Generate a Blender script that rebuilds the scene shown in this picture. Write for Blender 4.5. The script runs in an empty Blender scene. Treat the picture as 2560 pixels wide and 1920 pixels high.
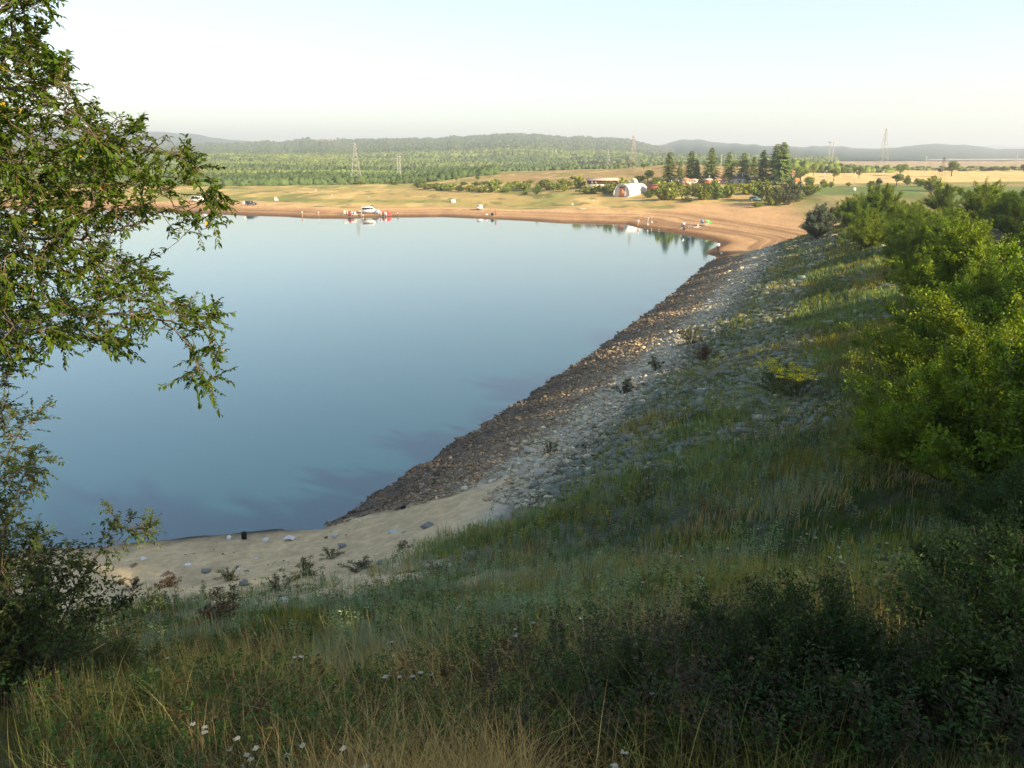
import bpy, math, random
import numpy as np
from mathutils import Vector, Matrix, noise as mnoise

# ------------------------------------------------------------------ camera, world, sun, exposure
SC = bpy.context.scene
PITCH = math.radians(15.7); FPX = 1994.0; EYE = 16.0
cam_d = bpy.data.cameras.new("camera"); cam = bpy.data.objects.new("camera", cam_d)
SC.collection.objects.link(cam); SC.camera = cam
cam.location = (0, 0, EYE); cam.rotation_euler = (math.radians(90) - PITCH, 0, 0)
cam_d.sensor_width = 36.0; cam_d.lens = FPX / 2560 * 36.0
cam_d.clip_start = 0.1; cam_d.clip_end = 40000

SUN_EL = math.radians(23.0)
SUN_TO = Vector((0.80, -0.60, 0)).normalized()          # horizontal direction towards the sun
SUN_AZ = math.atan2(SUN_TO.x, SUN_TO.y)                 # clockwise from +Y
W = bpy.data.worlds.new("World"); SC.world = W; W.use_nodes = True
nt = W.node_tree; nt.nodes.clear()
sky = nt.nodes.new("ShaderNodeTexSky"); sky.sky_type = 'NISHITA'; sky.sun_disc = False
sky.sun_elevation = SUN_EL; sky.sun_rotation = SUN_AZ; sky.altitude = 0
sky.air_density = 1.0; sky.dust_density = 0.65; sky.ozone_density = 0.5
bg = nt.nodes.new("ShaderNodeBackground"); bg.inputs[1].default_value = 0.087
wo = nt.nodes.new("ShaderNodeOutputWorld")
nt.links.new(sky.outputs[0], bg.inputs[0]); nt.links.new(bg.outputs[0], wo.inputs[0])
sun_d = bpy.data.lights.new("sun", 'SUN'); sun = bpy.data.objects.new("sun", sun_d)
SC.collection.objects.link(sun)
sun_d.energy = 4.5; sun_d.angle = math.radians(0.5); sun_d.color = (1.0, 0.80, 0.55)
sv = Vector((SUN_TO.x * math.cos(SUN_EL), SUN_TO.y * math.cos(SUN_EL), math.sin(SUN_EL)))
sun.rotation_euler = sv.to_track_quat('Z', 'Y').to_euler(); sun.location = sv * 100
SC.view_settings.view_transform = 'Standard'; SC.view_settings.look = 'None'
SC.view_settings.exposure = 1.55; SC.view_settings.gamma = 1.0
SC.view_settings.use_curve_mapping = False
SC.cycles.max_bounces = 5; SC.cycles.diffuse_bounces = 3; SC.cycles.transmission_bounces = 3
SC.cycles.glossy_bounces = 2; SC.cycles.volume_bounces = 0; SC.cycles.transparent_max_bounces = 4
SC.cycles.use_denoising = True

COL = SC.collection
PI = math.pi
# ------------------------------------------------------------------ small numeric helpers
def sm(a, b, x):
    t = np.clip((np.asarray(x, float) - a) / (b - a), 0, 1); return t * t * (3 - 2 * t)
def _hash(ix, iy, s):
    h = (ix.astype(np.int64) * 374761393 + iy.astype(np.int64) * 668265263 + s * 1442695041) & 0x7fffffff
    h = ((h ^ (h >> 13)) * 1274126177) & 0x7fffffff
    h = h ^ (h >> 16)
    return (h & 0xffff) / 65535.0
def vnoise(x, y, s=0):
    x = np.asarray(x, float); y = np.asarray(y, float)
    ix = np.floor(x); iy = np.floor(y); fx = x - ix; fy = y - iy
    fx = fx * fx * (3 - 2 * fx); fy = fy * fy * (3 - 2 * fy)
    a = _hash(ix, iy, s); b = _hash(ix + 1, iy, s); c = _hash(ix, iy + 1, s); d = _hash(ix + 1, iy + 1, s)
    return (a * (1 - fx) + b * fx) * (1 - fy) + (c * (1 - fx) + d * fx) * fy
def fbm(x, y, s=0, o=3):
    v = 0; a = 1; t = 0
    for k in range(o):
        v = v + a * vnoise(np.asarray(x) * 2 ** k, np.asarray(y) * 2 ** k, s + k * 17); t += a; a *= .5
    return v / t
CP, SP = math.cos(PITCH), math.sin(PITCH)
def ray(u, v):
    x = (u - 1280) / FPX; y = (960 - v) / FPX
    return np.array([x, CP + y * SP, -SP + y * CP])
def on_z(u, v, z=0.0):
    r = ray(u, v); t = (z - EYE) / r[2]; return np.array([r[0] * t, r[1] * t])

# ------------------------------------------------------------------ terrain
AX, AY = -8.4, 33.1
DT = np.array([.3815, .9243]); DN = np.array([.9243, -.3815])     # along the dam / up its slope
def dam_st(x, y):
    s = (x - AX) * DN[0] + (y - AY) * DN[1]; t = (x - AX) * DT[0] + (y - AY) * DT[1]
    s = s - 1.4 * np.sin(PI * np.clip(t / 108, 0, 1)); return s, t
def dam_xy(s, t):
    s2 = s + 1.4 * np.sin(PI * np.clip(t / 108, 0, 1))
    return AX + DN[0] * s2 + DT[0] * t, AY + DN[1] * s2 + DT[1] * t
HN = np.array([.2, -.98])
def hill_q(x, y):
    return HN[0] * (x - AX) + HN[1] * (y - AY)
QX = [-80, -6, -1, 0, 2, 4, 7, 10, 16, 23, 29, 34, 40, 80, 400]
QZ = [-9, -1.2, -.25, 0, .3, .65, 1.25, 2.4, 5.2, 8.6, 11.9, 14.3, 14.9, 17, 20]
far_px = [(-260, 516), (100, 520), (360, 526), (500, 532), (590, 536), (700, 539), (760, 543.5), (860, 544), (940, 542), (1010, 541),
          (1100, 540), (1200, 544.5), (1300, 549), (1400, 556), (1480, 557), (1560, 559), (1574, 565), (1612, 572),
          (1671, 581), (1726, 590.5), (1761, 598.5), (1789, 606), (1800, 611), (1772, 626), (1763, 634.5), (1790, 642), (1792, 649)]
LAKE = [on_z(u, v) for u, v in far_px]
LAKE = [(-420., 210.), (-330., 255.)] + [tuple(p) for p in LAKE]
tB = 106.0
for t in np.linspace(tB - 6, 0, 12):
    LAKE.append(dam_xy(0.0, t))
LAKE += [(-21.6, 30.4), (-60., 22.5), (-200., -6.), (-600., -90.)]
LAKE = np.array([(float(a), float(b)) for a, b in LAKE])
def lake_sd(x, y):
    """signed distance to the water's edge, positive on land"""
    x = np.asarray(x, float).ravel(); y = np.asarray(y, float).ravel()
    best = np.full(x.shape, 1e18); ins = np.zeros(x.shape, bool)
    n = len(LAKE)
    for i in range(n):
        ax, ay = LAKE[i]; bx, by = LAKE[(i + 1) % n]
        ex, ey = bx - ax, by - ay
        h = np.clip(((x - ax) * ex + (y - ay) * ey) / (ex * ex + ey * ey + 1e-12), 0, 1)
        d = (x - ax - h * ex) ** 2 + (y - ay - h * ey) ** 2
        best = np.minimum(best, d)
        c = ((ay > y) != (by > y)) & (x < (bx - ax) * (y - ay) / ((by - ay) if abs(by - ay) > 1e-9 else 1e-9) + ax)
        ins ^= c
    d = np.sqrt(best); return np.where(ins, -d, d)
FR = [130, 150, 200, 240, 270, 300, 330, 380, 450, 550, 700, 900, 1200, 1600, 4000, 9000]
FT = {-900: [1, 1, 1, 1, 1.2, 1.8, 2, 2.2, 2.6, 3.2, 4.2, 6, 11, 20, 30, 30],
      1000: [1, 1, 1, 1, 1.2, 1.8, 2, 2.4, 2.9, 3.4, 4.2, 6, 11, 20, 30, 30],
      1280: [1, 1, 1, 1, 1.3, 2.0, 2.9, 6.0, 8.6, 8, 5, 6, 11, 20, 30, 30],
      1500: [1, 1, 1.4, 2.2, 3.1, 4.5, 6.5, 9.4, 10.6, 9.6, 7, 7, 11, 20, 30, 30],
      1700: [1.6, 1.8, 2.2, 3, 4.1, 6.6, 8.6, 11.6, 13.1, 12.3, 9, 9, 12, 20, 30, 30],
      1850: [4, 4.5, 5, 5.4, 6, 7.4, 8.4, 10, 11.4, 11.4, 9.5, 9, 12, 18, 30, 30],
      2050: [7.6, 7, 6.6, 6.8, 7, 7.3, 7.6, 8, 8.3, 8.6, 9, 9.5, 11, 13, 26, 30],
      2560: [8.2, 7, 6.6, 6.8, 7, 7.2, 7.3, 7.5, 7.9, 8.6, 9.6, 10.6, 11.6, 13, 24, 30],
      3600: [8.2, 7, 6.6, 6.8, 7, 7.2, 7.3, 7.5, 7.9, 8.6, 9.6, 10.6, 11.6, 13, 24, 30]}
FU = np.array(sorted(FT)); FA = np.arctan((FU - 1280) / FPX / 1.039); FZ = np.array([FT[k] for k in FU])
def ftable(x, y):
    az = np.arctan2(x, y); r = np.hypot(x, y)
    az = np.clip(az, FA[0], FA[-1])
    cols = np.stack([np.interp(r, FR, FZ[k]) for k in range(len(FA))], -1)
    j = np.clip(np.searchsorted(FA, az) - 1, 0, len(FA) - 2)
    w = (az - FA[j]) / (FA[j + 1] - FA[j]); w = w * w * (3 - 2 * w)
    i = np.arange(len(az)); return cols[i, j] * (1 - w) + cols[i, j + 1] * w
def terr(x, y):
    x = np.atleast_1d(np.asarray(x, float)); y = np.atleast_1d(np.asarray(y, float)); shp = np.broadcast(x, y).shape
    x = np.broadcast_to(x, shp).ravel(); y = np.broadcast_to(y, shp).ravel()
    s, t = dam_st(x, y); q = hill_q(x, y); r = np.hypot(x, y)
    dz = .35 * (s + .5 * (vnoise(x * .9, y * .9, 18) - .5))
    dz = np.where(dz > 7.6, 7.6 + 1.1 * (1 - np.exp(-(dz - 7.6) / 1.1)), dz)
    dz = dz - 2.6 * sm(44, 62, s)                                  # downstream side
    dz = dz + np.where(s > 9, 1, 0) * sm(9, 14, s) * .35 * (vnoise(x * .35, y * .35, 3) - .5)
    hz = np.interp(q + .55 * (vnoise(x * .45, y * .45, 19) - .5) + .25 * (vnoise(x * 1.6, y * 1.6, 20) - .5), QX, QZ) + sm(7, 12, q) * .7 * (fbm(x * .22, y * .22, 5) - .5) \
        + sm(0, 3, q) * .16 * (fbm(x * .6, y * .6, 8) - .5) \
        + .22 * sm(6.0, 6.5, q + .8 * (vnoise(x * .25, y * .25, 9) - .5))
    k = .9
    m = np.maximum(dz, hz); near = m + k * .35 * np.exp(-np.abs(dz - hz) / k) * sm(0, 2, np.minimum(s, q))
    sd = lake_sd(x, y)
    ft = ftable(x, y)
    lim = .075 * np.maximum(sd, 0) + .35 * sm(0, 2.5, sd)
    und = fbm(x * .02, y * .02, 21) - .5
    kk = .6; hh = np.clip(.5 + .5 * (ft - lim) / kk, 0, 1)
    fz = ft * (1 - hh) + lim * hh - kk * hh * (1 - hh) * .5
    fz = fz + sm(20, 70, sd) * und * (1.0 + r * .0015) + sm(2, 15, sd) * .25 * (vnoise(x * .12, y * .12, 31) - .5)
    fz = np.where(sd < 0, np.maximum(.2 * sd, -3), np.maximum(fz, .012 * np.minimum(sd, 10)))
    w = sm(120, 138, y) * np.where(y > 0, 1, 0)
    w = np.maximum(w, sm(150, 190, r) * (y > 60))
    z = near * (1 - w) + fz * w
    return z.reshape(shp)
def tz(x, y): return float(terr(x, y)[0])
def at(u, v, r0=2.0, r1=9000.0):
    """first terrain point under source pixel (u, v)"""
    d = ray(u, v); d = d / math.hypot(d[0], d[1])
    rr = np.concatenate([np.geomspace(r0, r1, 1400)])
    z = EYE + d[2] * rr; g = terr(d[0] * rr, d[1] * rr)
    k = np.argmax(z < g)
    if z[k] >= g[k]: k = len(rr) - 1
    a, b = rr[max(k - 1, 0)], rr[k]
    for _ in range(12):
        m = (a + b) / 2
        if EYE + d[2] * m < tz(d[0] * m, d[1] * m): b = m
        else: a = m
    return Vector((d[0] * b, d[1] * b, tz(d[0] * b, d[1] * b)))
def px_m(P): return math.hypot(P[0], P[1]) / FPX * 1.0   # metres per source pixel, about

# ------------------------------------------------------------------ mesh and object helpers
def new_mesh(name, verts, quads=None, tris=None, col=None, smooth=False):
    me = bpy.data.meshes.new(name)
    verts = np.ascontiguousarray(verts, np.float32).reshape(-1, 3)
    me.vertices.add(len(verts)); me.vertices.foreach_set("co", verts.ravel())
    q = np.zeros((0, 4), np.int32) if quads is None else np.asarray(quads, np.int32).reshape(-1, 4)
    t = np.zeros((0, 3), np.int32) if tris is None else np.asarray(tris, np.int32).reshape(-1, 3)
    idx = np.concatenate([q.ravel(), t.ravel()]).astype(np.int32)
    nq, n3 = len(q), len(t)
    me.loops.add(len(idx)); me.loops.foreach_set("vertex_index", idx)
    me.polygons.add(nq + n3)
    st = np.concatenate([np.arange(nq) * 4, nq * 4 + np.arange(n3) * 3]).astype(np.int32)
    me.polygons.foreach_set("loop_start", st)
    if smooth: me.polygons.foreach_set("use_smooth", np.ones(nq + n3, bool))
    if col is not None:
        a = me.color_attributes.new("Col", 'FLOAT_COLOR', 'POINT')
        c = np.ones((len(verts), 4), np.float32); c[:, :3] = col
        a.data.foreach_set("color", c.ravel())
    me.update(calc_edges=True)
    return me
def link(name, me, mats=None, parent=None, loc=(0, 0, 0), rz=0.0, kind=None):
    o = bpy.data.objects.new(name, me); COL.objects.link(o)
    if mats is not None and me is not None:
        for m in (mats if isinstance(mats, (list, tuple)) else [mats]):
            if len(me.materials) < (len(mats) if isinstance(mats, (list, tuple)) else 1): me.materials.append(m)
    o.location = loc; o.rotation_euler = (0, 0, rz)
    if parent is not None: o.parent = parent
    if kind: o['kind'] = kind
    return o
def tag(o, label, cat, group=None):
    o['label'] = label; o['category'] = cat
    if group: o['group'] = group
    return o
def thing(name, label, cat, loc, rz=0.0, group=None, sc=1.0):
    o = bpy.data.objects.new(name, None); COL.objects.link(o); o.empty_display_size = .2
    o.location = loc; o.rotation_euler = (0, 0, rz); o.scale = (sc, sc, sc) if not isinstance(sc, tuple) else sc
    return tag(o, label, cat, group)
def dup(root, loc, rz=0.0, sc=1.0, label=None, group=None, cat=None):
    r = root.copy(); COL.objects.link(r); r.location = loc; r.rotation_euler = (0, 0, rz)
    r.scale = (sc, sc, sc) if not isinstance(sc, tuple) else sc
    if label: r['label'] = label
    if group: r['group'] = group
    if cat: r['category'] = cat
    for ch in list(root.children):
        c = ch.copy(); COL.objects.link(c); c.parent = r
        for g in list(ch.children):
            d = g.copy(); COL.objects.link(d); d.parent = c
    return r

class MB:
    def __init__(s): s.v = []; s.q = []; s.t = []; s.n = 0
    def add(s, v, q=(), t=()):
        v = [tuple(map(float, p)) for p in v]
        s.v += v; s.q += [[i + s.n for i in f] for f in q]; s.t += [[i + s.n for i in f] for f in t]; s.n += len(v); return s
    def box(s, c, d, rz=0, taper=1.0):
        cx, cy, cz = c; hx, hy, hz = d[0] / 2, d[1] / 2, d[2] / 2; cr, sr = math.cos(rz), math.sin(rz); P = []
        for z in (-1, 1):
            k = taper if z > 0 else 1
            for x, y in ((-1, -1), (1, -1), (1, 1), (-1, 1)):
                X, Y = x * hx * k, y * hy * k; P.append((cx + X * cr - Y * sr, cy + X * sr + Y * cr, cz + z * hz))
        return s.add(P, [(0, 3, 2, 1), (4, 5, 6, 7), (0, 1, 5, 4), (1, 2, 6, 5), (2, 3, 7, 6), (3, 0, 4, 7)])
    def prism(s, prof, axis_len, axis='x', c=(0, 0, 0)):
        """profile (a, z) extruded along an axis, centred"""
        n = len(prof); P = []
        for e in (-.5, .5):
            for a, z in prof:
                P.append((c[0] + e * axis_len, c[1] + a, c[2] + z) if axis == 'x' else (c[0] + a, c[1] + e * axis_len, c[2] + z))
        Q = [(i, (i + 1) % n, n + (i + 1) % n, n + i) for i in range(n)]
        T = []
        for k in range(1, n - 1): T += [(0, k + 1, k), (n, n + k, n + k + 1)]
        return s.add(P, Q, T)
    def tube(s, pts, rad, n=6, cap=True):
        pts = [Vector(p) for p in pts]; m = len(pts)
        rad = rad if hasattr(rad, '__len__') else [rad] * m; P = []
        for i, p in enumerate(pts):
            d = (pts[min(i + 1, m - 1)] - pts[max(i - 1, 0)]).normalized()
            a = d.cross(Vector((0, 0, 1)) if abs(d.z) < .9 else Vector((1, 0, 0))).normalized(); b = d.cross(a)
            for k in range(n):
                w = 2 * PI * k / n; P.append(p + (a * math.cos(w) + b * math.sin(w)) * rad[i])
        Q = [(i * n + k, i * n + (k + 1) % n, (i + 1) * n + (k + 1) % n, (i + 1) * n + k) for i in range(m - 1) for k in range(n)]
        T = []
        if cap:
            for k in range(1, n - 1): T += [(0, k + 1, k), ((m - 1) * n, (m - 1) * n + k, (m - 1) * n + k + 1)]
        return s.add(P, Q, T)
    def lathe(s, prof, n=10, c=(0, 0, 0)):
        P = []
        for r, z in prof:
            for k in range(n):
                w = 2 * PI * k / n; P.append((c[0] + r * math.cos(w), c[1] + r * math.sin(w), c[2] + z))
        m = len(prof)
        Q = [(i * n + k, i * n + (k + 1) % n, (i + 1) * n + (k + 1) % n, (i + 1) * n + k) for i in range(m - 1) for k in range(n)]
        T = []
        for k in range(1, n - 1): T += [(0, k + 1, k), ((m - 1) * n, (m - 1) * n + k, (m - 1) * n + k + 1)]
        return s.add(P, Q, T)
    def mesh(s, name, smooth=False): return new_mesh(name, s.v, s.q or None, s.t or None, smooth=smooth)
    def build(s, name, mat, parent=None, smooth=False, **k): return link(name, s.mesh(name, smooth), mat, parent, **k)

# ------------------------------------------------------------------ materials
def mat(name, color=(.5, .5, .5), rough=.8, attr=False, transl=0.0, nscale=0, namt=.25, bump=0.0, bscale=20, metal=0.0, spec=.3, coords='Object', objvar=0.0, aspect=None):
    m = bpy.data.materials.new(name); m.use_nodes = True; t = m.node_tree; N = t.nodes; L = t.links
    b = N['Principled BSDF']; out = N['Material Output']
    b.inputs['Roughness'].default_value = rough; b.inputs['Metallic'].default_value = metal
    b.inputs['Specular IOR Level'].default_value = spec
    cur = None
    if attr:
        a = N.new('ShaderNodeVertexColor'); a.layer_name = 'Col'; cur = a.outputs[0]
        if color != (1, 1, 1):
            mx = N.new('ShaderNodeMix'); mx.data_type = 'RGBA'; mx.blend_type = 'MULTIPLY'; mx.inputs[0].default_value = 1
            L.new(cur, mx.inputs[6]); mx.inputs[7].default_value = (*color, 1); cur = mx.outputs[2]
    else:
        rgb = N.new('ShaderNodeRGB'); rgb.outputs[0].default_value = (*color, 1); cur = rgb.outputs[0]
    tc = N.new('ShaderNodeTexCoord'); co = tc.outputs[coords]
    if aspect:
        mp = N.new('ShaderNodeMapping'); mp.inputs['Scale'].default_value = aspect; L.new(co, mp.inputs[0]); co = mp.outputs[0]
    if nscale:
        nz = N.new('ShaderNodeTexNoise'); nz.inputs['Scale'].default_value = nscale; nz.inputs['Detail'].default_value = 6
        nz.inputs['Roughness'].default_value = .65; L.new(co, nz.inputs[0])
        mr = N.new('ShaderNodeMapRange'); mr.inputs[1].default_value = .25; mr.inputs[2].default_value = .75
        mr.inputs[3].default_value = 1 - namt; mr.inputs[4].default_value = 1 + namt; L.new(nz.outputs[0], mr.inputs[0])
        vm = N.new('ShaderNodeVectorMath'); vm.operation = 'SCALE'; L.new(cur, vm.inputs[0]); L.new(mr.outputs[0], vm.inputs['Scale']); cur = vm.outputs[0]
    if objvar:
        oi = N.new('ShaderNodeObjectInfo'); mr = N.new('ShaderNodeMapRange'); mr.inputs[3].default_value = 1 - objvar; mr.inputs[4].default_value = 1 + objvar
        L.new(oi.outputs['Random'], mr.inputs[0]); hs = N.new('ShaderNodeHueSaturation')
        mh = N.new('ShaderNodeMapRange'); mh.inputs[3].default_value = .5 - objvar * .07; mh.inputs[4].default_value = .5 + objvar * .05
        wn = N.new('ShaderNodeMath'); wn.operation = 'FRACT'; ml = N.new('ShaderNodeMath'); ml.operation = 'MULTIPLY'; ml.inputs[1].default_value = 7.31
        L.new(oi.outputs['Random'], ml.inputs[0]); L.new(ml.outputs[0], wn.inputs[0]); L.new(wn.outputs[0], mh.inputs[0])
        L.new(mh.outputs[0], hs.inputs['Hue']); L.new(mr.outputs[0], hs.inputs['Value']); L.new(cur, hs.inputs['Color']); cur = hs.outputs[0]
    L.new(cur, b.inputs['Base Color'])
    if bump:
        nb = N.new('ShaderNodeTexNoise'); nb.inputs['Scale'].default_value = bscale; nb.inputs['Detail'].default_value = 5; L.new(co, nb.inputs[0])
        bp = N.new('ShaderNodeBump'); bp.inputs['Strength'].default_value = min(bump, 1); bp.inputs['Distance'].default_value = .05 * max(1, bump)
        L.new(nb.outputs[0], bp.inputs['Height']); L.new(bp.outputs[0], b.inputs['Normal'])
    if transl:
        tr = N.new('ShaderNodeBsdfTranslucent'); ms = N.new('ShaderNodeMixShader'); ms.inputs[0].default_value = transl
        hs = N.new('ShaderNodeHueSaturation'); hs.inputs['Hue'].default_value = .485; hs.inputs['Saturation'].default_value = 1.1; hs.inputs['Value'].default_value = 1.5
        L.new(cur, hs.inputs['Color']); L.new(hs.outputs[0], tr.inputs[0])
        L.new(b.outputs[0], ms.inputs[1]); L.new(tr.outputs[0], ms.inputs[2]); L.new(ms.outputs[0], out.inputs[0])
    return m
# ------------------------------------------------------------------ ground sheet
def proj(x, y, z):
    fy = y * CP - (z - EYE) * SP; up = y * SP + (z - EYE) * CP
    fy = np.where(fy > .1, fy, .1)
    return 1280 + FPX * x / fy, 960 - FPX * up / fy
def mixc(c, k, w):
    w = np.clip(w, 0, 1)[..., None]; return c * (1 - w) + np.array(k) * w
def ground_col(x, y, z):
    s, t = dam_st(x, y); q = hill_q(x, y); r = np.hypot(x, y); sd = lake_sd(x, y)
    n1 = fbm(x * .5, y * .5, 1); n2 = fbm(x * .12, y * .12, 2); n3 = vnoise(x * 2.3, y * 2.3, 4)
    SAND = (.62, .47, .265)
    c = np.tile(np.array([.17, .135, .085]), (len(x), 1))                       # soil under weeds
    c = mixc(c, (.07, .085, .035), (n1 - .45) * 3)
    dz = .35 * s; hz = np.interp(q, QX, QZ)
    beach = 1 - sm(6.5, 10.5, q - 3.4 * sm(0, -7, x) + 3.4 * (fbm(x * .3, y * .3, 12) - .5) * 2)
    patch = sm(.50, .58, fbm(x * .22, y * .3, 14)) * (1 - sm(17, 24, q)) * (1 - sm(-2, 3, x))
    c = mixc(c, SAND, np.maximum(beach, patch * .8))
    c = mixc(c, (.47, .35, .20), sm(.55, .7, fbm(x * .8, y * 1.4, 33)) * beach * .55); c = mixc(c, (.30, .235, .15), (1 - sm(.1, 1.3 + 1.2 * n1, q)) * beach * .8)
    dam = sm(-.5, .5, dz - hz) * (q < 40)
    dc = np.tile(np.array([.13, .105, .08]), (len(x), 1))
    dc = mixc(dc, (.19, .155, .11), sm(1.8, 5.2, s + 2 * (n1 - .5)))
    dc = mixc(dc, (.42, .395, .32), sm(5.8, 7.8, s + 2 * (n1 - .5)))
    dc = mixc(dc, (.13, .14, .10), sm(9.0, 11.5, s + 2 * (n1 - .5)))
    dc = mixc(dc, (.075, .08, .042), sm(13, 22, s + 7 * (n2 - .5)))
    dc = mixc(dc, (.17, .13, .07), sm(30, 36, s) * .6)
    dc = mixc(dc, SAND, (1 - sm(-.6, 1.2, t - .42 * np.maximum(s - 3, 0) + 2 * (n1 - .5))) * (1 - sm(8, 10, s)) * .9)
    nearc = c * (1 - dam[:, None]) + dc * dam[:, None]
    nearc = mixc(nearc, (.055, .045, .035), (1 - sm(0, .35, sd)) * (r < 170))   # wet edge
    # far side
    u, v = proj(x, y, z)
    along = np.arctan2(x, y) * 260
    b1 = fbm(along * .012 + 5, sd * .16, 41); b2 = fbm(x * .03, y * .012, 42); b3 = fbm(along * .03, sd * .35, 43); b4 = fbm(x * .12, y * .05, 44)
    f = np.tile(np.array([.55, .35, .17]), (len(x), 1))
    f = mixc(f, (.38, .22, .10), sm(.45, .7, b3) * .7)
    rightw = sm(1480, 1700, u)
    f = mixc(f, (.56, .34, .16), rightw * .6)
    edge = 1 - sm(2, 6 + 9 * (1 - rightw), sd + 6 * (b1 - .5))
    f = mixc(f, (.30, .155, .07), edge * .9); f = mixc(f, (.13, .075, .04), (1 - sm(.3, 1.8 + 3 * b3, sd)) * .9)
    f = mixc(f, (.20, .11, .055), sm(.56, .68, fbm(along * .02, sd * .5, 47)) * (1 - sm(16, 26, sd)) * .7)
    f = mixc(f, (.60, .44, .24), (1 - sm(0.0, 2.5, np.abs(sd - 2.5 - 3 * b1))) * .35 * (1 - rightw))
    gs = 28 + 22 * (b1 - .5) * 2 + 26 * sm(1650, 1900, u) - 10 * sm(600, 300, u)
    g = sm(gs, gs + 7, sd)
    gc = np.tile(np.array([.42, .31, .11]), (len(x), 1))
    gc = mixc(gc, (.28, .27, .07), sm(.48, .70, b2) * .85); gc = mixc(gc, (.17, .19, .05), sm(.60, .70, fbm(x * .09, y * .03, 48)) * .8)
    gc = mixc(gc, (.60, .43, .17), sm(.52, .72, b4) * .8)
    gc = mixc(gc, (.22, .25, .06), (1 - sm(0, 14, np.abs(sd - 52))) * (u < 1150) * .7)
    f = f * (1 - g[:, None]) + gc * g[:, None]
    ridge = sm(440, 500, u * 0 + r) * 0 + sm(1180, 1300, u) * (1 - sm(1950, 2020, u)) * sm(4.5, 7, z)
    f = mixc(f, (.33, .215, .095), ridge * .8); f = mixc(f, (.48, .35, .14), ridge * sm(.5, .68, b4) * .8)
    f = mixc(f, (.20, .20, .06), ridge * sm(.56, .7, b2) * .6)
    # right-hand fields beyond the dam
    rf = sm(1960, 2030, u) * (sd > 25) * sm(175, 215, r)
    fc = np.tile(np.array([.33, .26, .11]), (len(x), 1)); fc = mixc(fc, (.19, .20, .055), sm(.45, .6, b2))
    vt = 466 - .012 * (u - 2050)
    wheat = (1 - sm(vt - 8, vt - 5, v)) * sm(424, 427, v + 0.0 * u + 12 * sm(2200, 2050, u))
    green = (1 - sm(486, 492, v)) * sm(464, 468, v) * (1 - sm(2290, 2330, u)) + sm(462, 470, v) * (1 - sm(500, 506, v)) * sm(2330, 2400, u)
    fc = mixc(fc, (.13, .19, .05), green * (.65 + .5 * fbm(x * .05, y * .05, 46)))
    fc = mixc(fc, (.68, .47, .19), wheat)
    farf = 1 - sm(423.5, 426, v)
    fc = mixc(fc, (.42, .31, .17), farf); fc = mixc(fc, (.16, .19, .07), farf * (1 - sm(0, 2, np.abs(v - 421))) * .8)
    f = f * (1 - rf[:, None]) + fc * rf[:, None]
    tanf = (u > 1455) * (u < 1570) * (v > 412) * (v < 419) * (r > 600)
    f = mixc(f, (.55, .38, .18), tanf * 1.0)
    f = mixc(f, (.08, .10, .04), sm(440, 470, r) * (u < 1250) * 1.0)
    f = f * (.80 + .40 * fbm(x * .30, y * .10, 36))[:, None]; f = mixc(f, (.15, .155, .045), sm(.66, .76, fbm(x * .22, y * .09, 37)) * g * .75)
    w = sm(120, 136, y); w = np.maximum(w, sm(160, 190, r) * (y > 60))
    c = nearc * (1 - w[:, None]) + f * w[:, None]
    c = mixc(c, (.04, .06, .06), (sd < -.2) * sm(.2, 1.5, -sd))
    return np.clip(c * (.9 + .2 * n3[:, None]), 0.01, .9)
az = np.concatenate([np.linspace(-180, -44, 60)[:-1], np.linspace(-44, -36, 16)[:-1], np.linspace(-36, 36, 620), np.linspace(36, 44, 16)[1:], np.linspace(44, 180, 60)[1:-1]])
az = np.radians(az)
rr = np.concatenate([[.02, .4, 1, 1.6, 2.2], np.geomspace(2.6, 125, 250), np.geomspace(125, 620, 250)[1:], np.geomspace(620, 3000, 40)[1:], [4500, 7000, 12000]])
A_, R_ = np.meshgrid(az, rr); X_ = (np.sin(A_) * R_).ravel(); Y_ = (np.cos(A_) * R_).ravel()
Z_ = terr(X_, Y_)
s_, t_ = dam_st(X_, Y_)
stn = (s_ > 0) & (s_ < 30) & (Y_ < 130)
Z_ = Z_ + np.where(stn, .12 * (vnoise(X_ * 3, Y_ * 3, 61) - .5), 0)
na, nr = len(az), len(rr)
i0 = (np.arange(nr - 1)[:, None] * na + np.arange(na)[None]).ravel(); j0 = (np.arange(nr - 1)[:, None] * na + (np.arange(na)[None] + 1) % na).ravel()
quads = np.stack([i0, i0 + na, j0 + na, j0], -1)
gm = new_mesh("ground", np.stack([X_, Y_, Z_], -1), quads, col=ground_col(X_, Y_, Z_), smooth=True)
M_ground = mat("earth", (1, 1, 1), .95, attr=True, nscale=2.2, namt=.28, bump=1.0, bscale=9, spec=.1)
link("ground", gm, M_ground, kind='structure')

# ------------------------------------------------------------------ water
mw = bpy.data.materials.new("lake_water"); mw.use_nodes = True; t = mw.node_tree; b = t.nodes['Principled BSDF']
b.inputs['Base Color'].default_value = (.005, .060, .070, 1); b.inputs['Roughness'].default_value = .04; b.inputs['IOR'].default_value = 2.0
b.inputs['Specular IOR Level'].default_value = .5
tc = t.nodes.new('ShaderNodeTexCoord'); mp = t.nodes.new('ShaderNodeMapping'); mp.inputs['Scale'].default_value = (.9, 1.3, 1)
nz = t.nodes.new('ShaderNodeTexNoise'); nz.inputs['Scale'].default_value = 2.2; nz.inputs['Detail'].default_value = 4
nb = t.nodes.new('ShaderNodeTexNoise'); nb.inputs['Scale'].default_value = .035; nb.inputs['Detail'].default_value = 3
mr = t.nodes.new('ShaderNodeMapRange'); mr.inputs[1].default_value = .45; mr.inputs[2].default_value = .62; mr.inputs[3].default_value = .04; mr.inputs[4].default_value = .07
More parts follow.
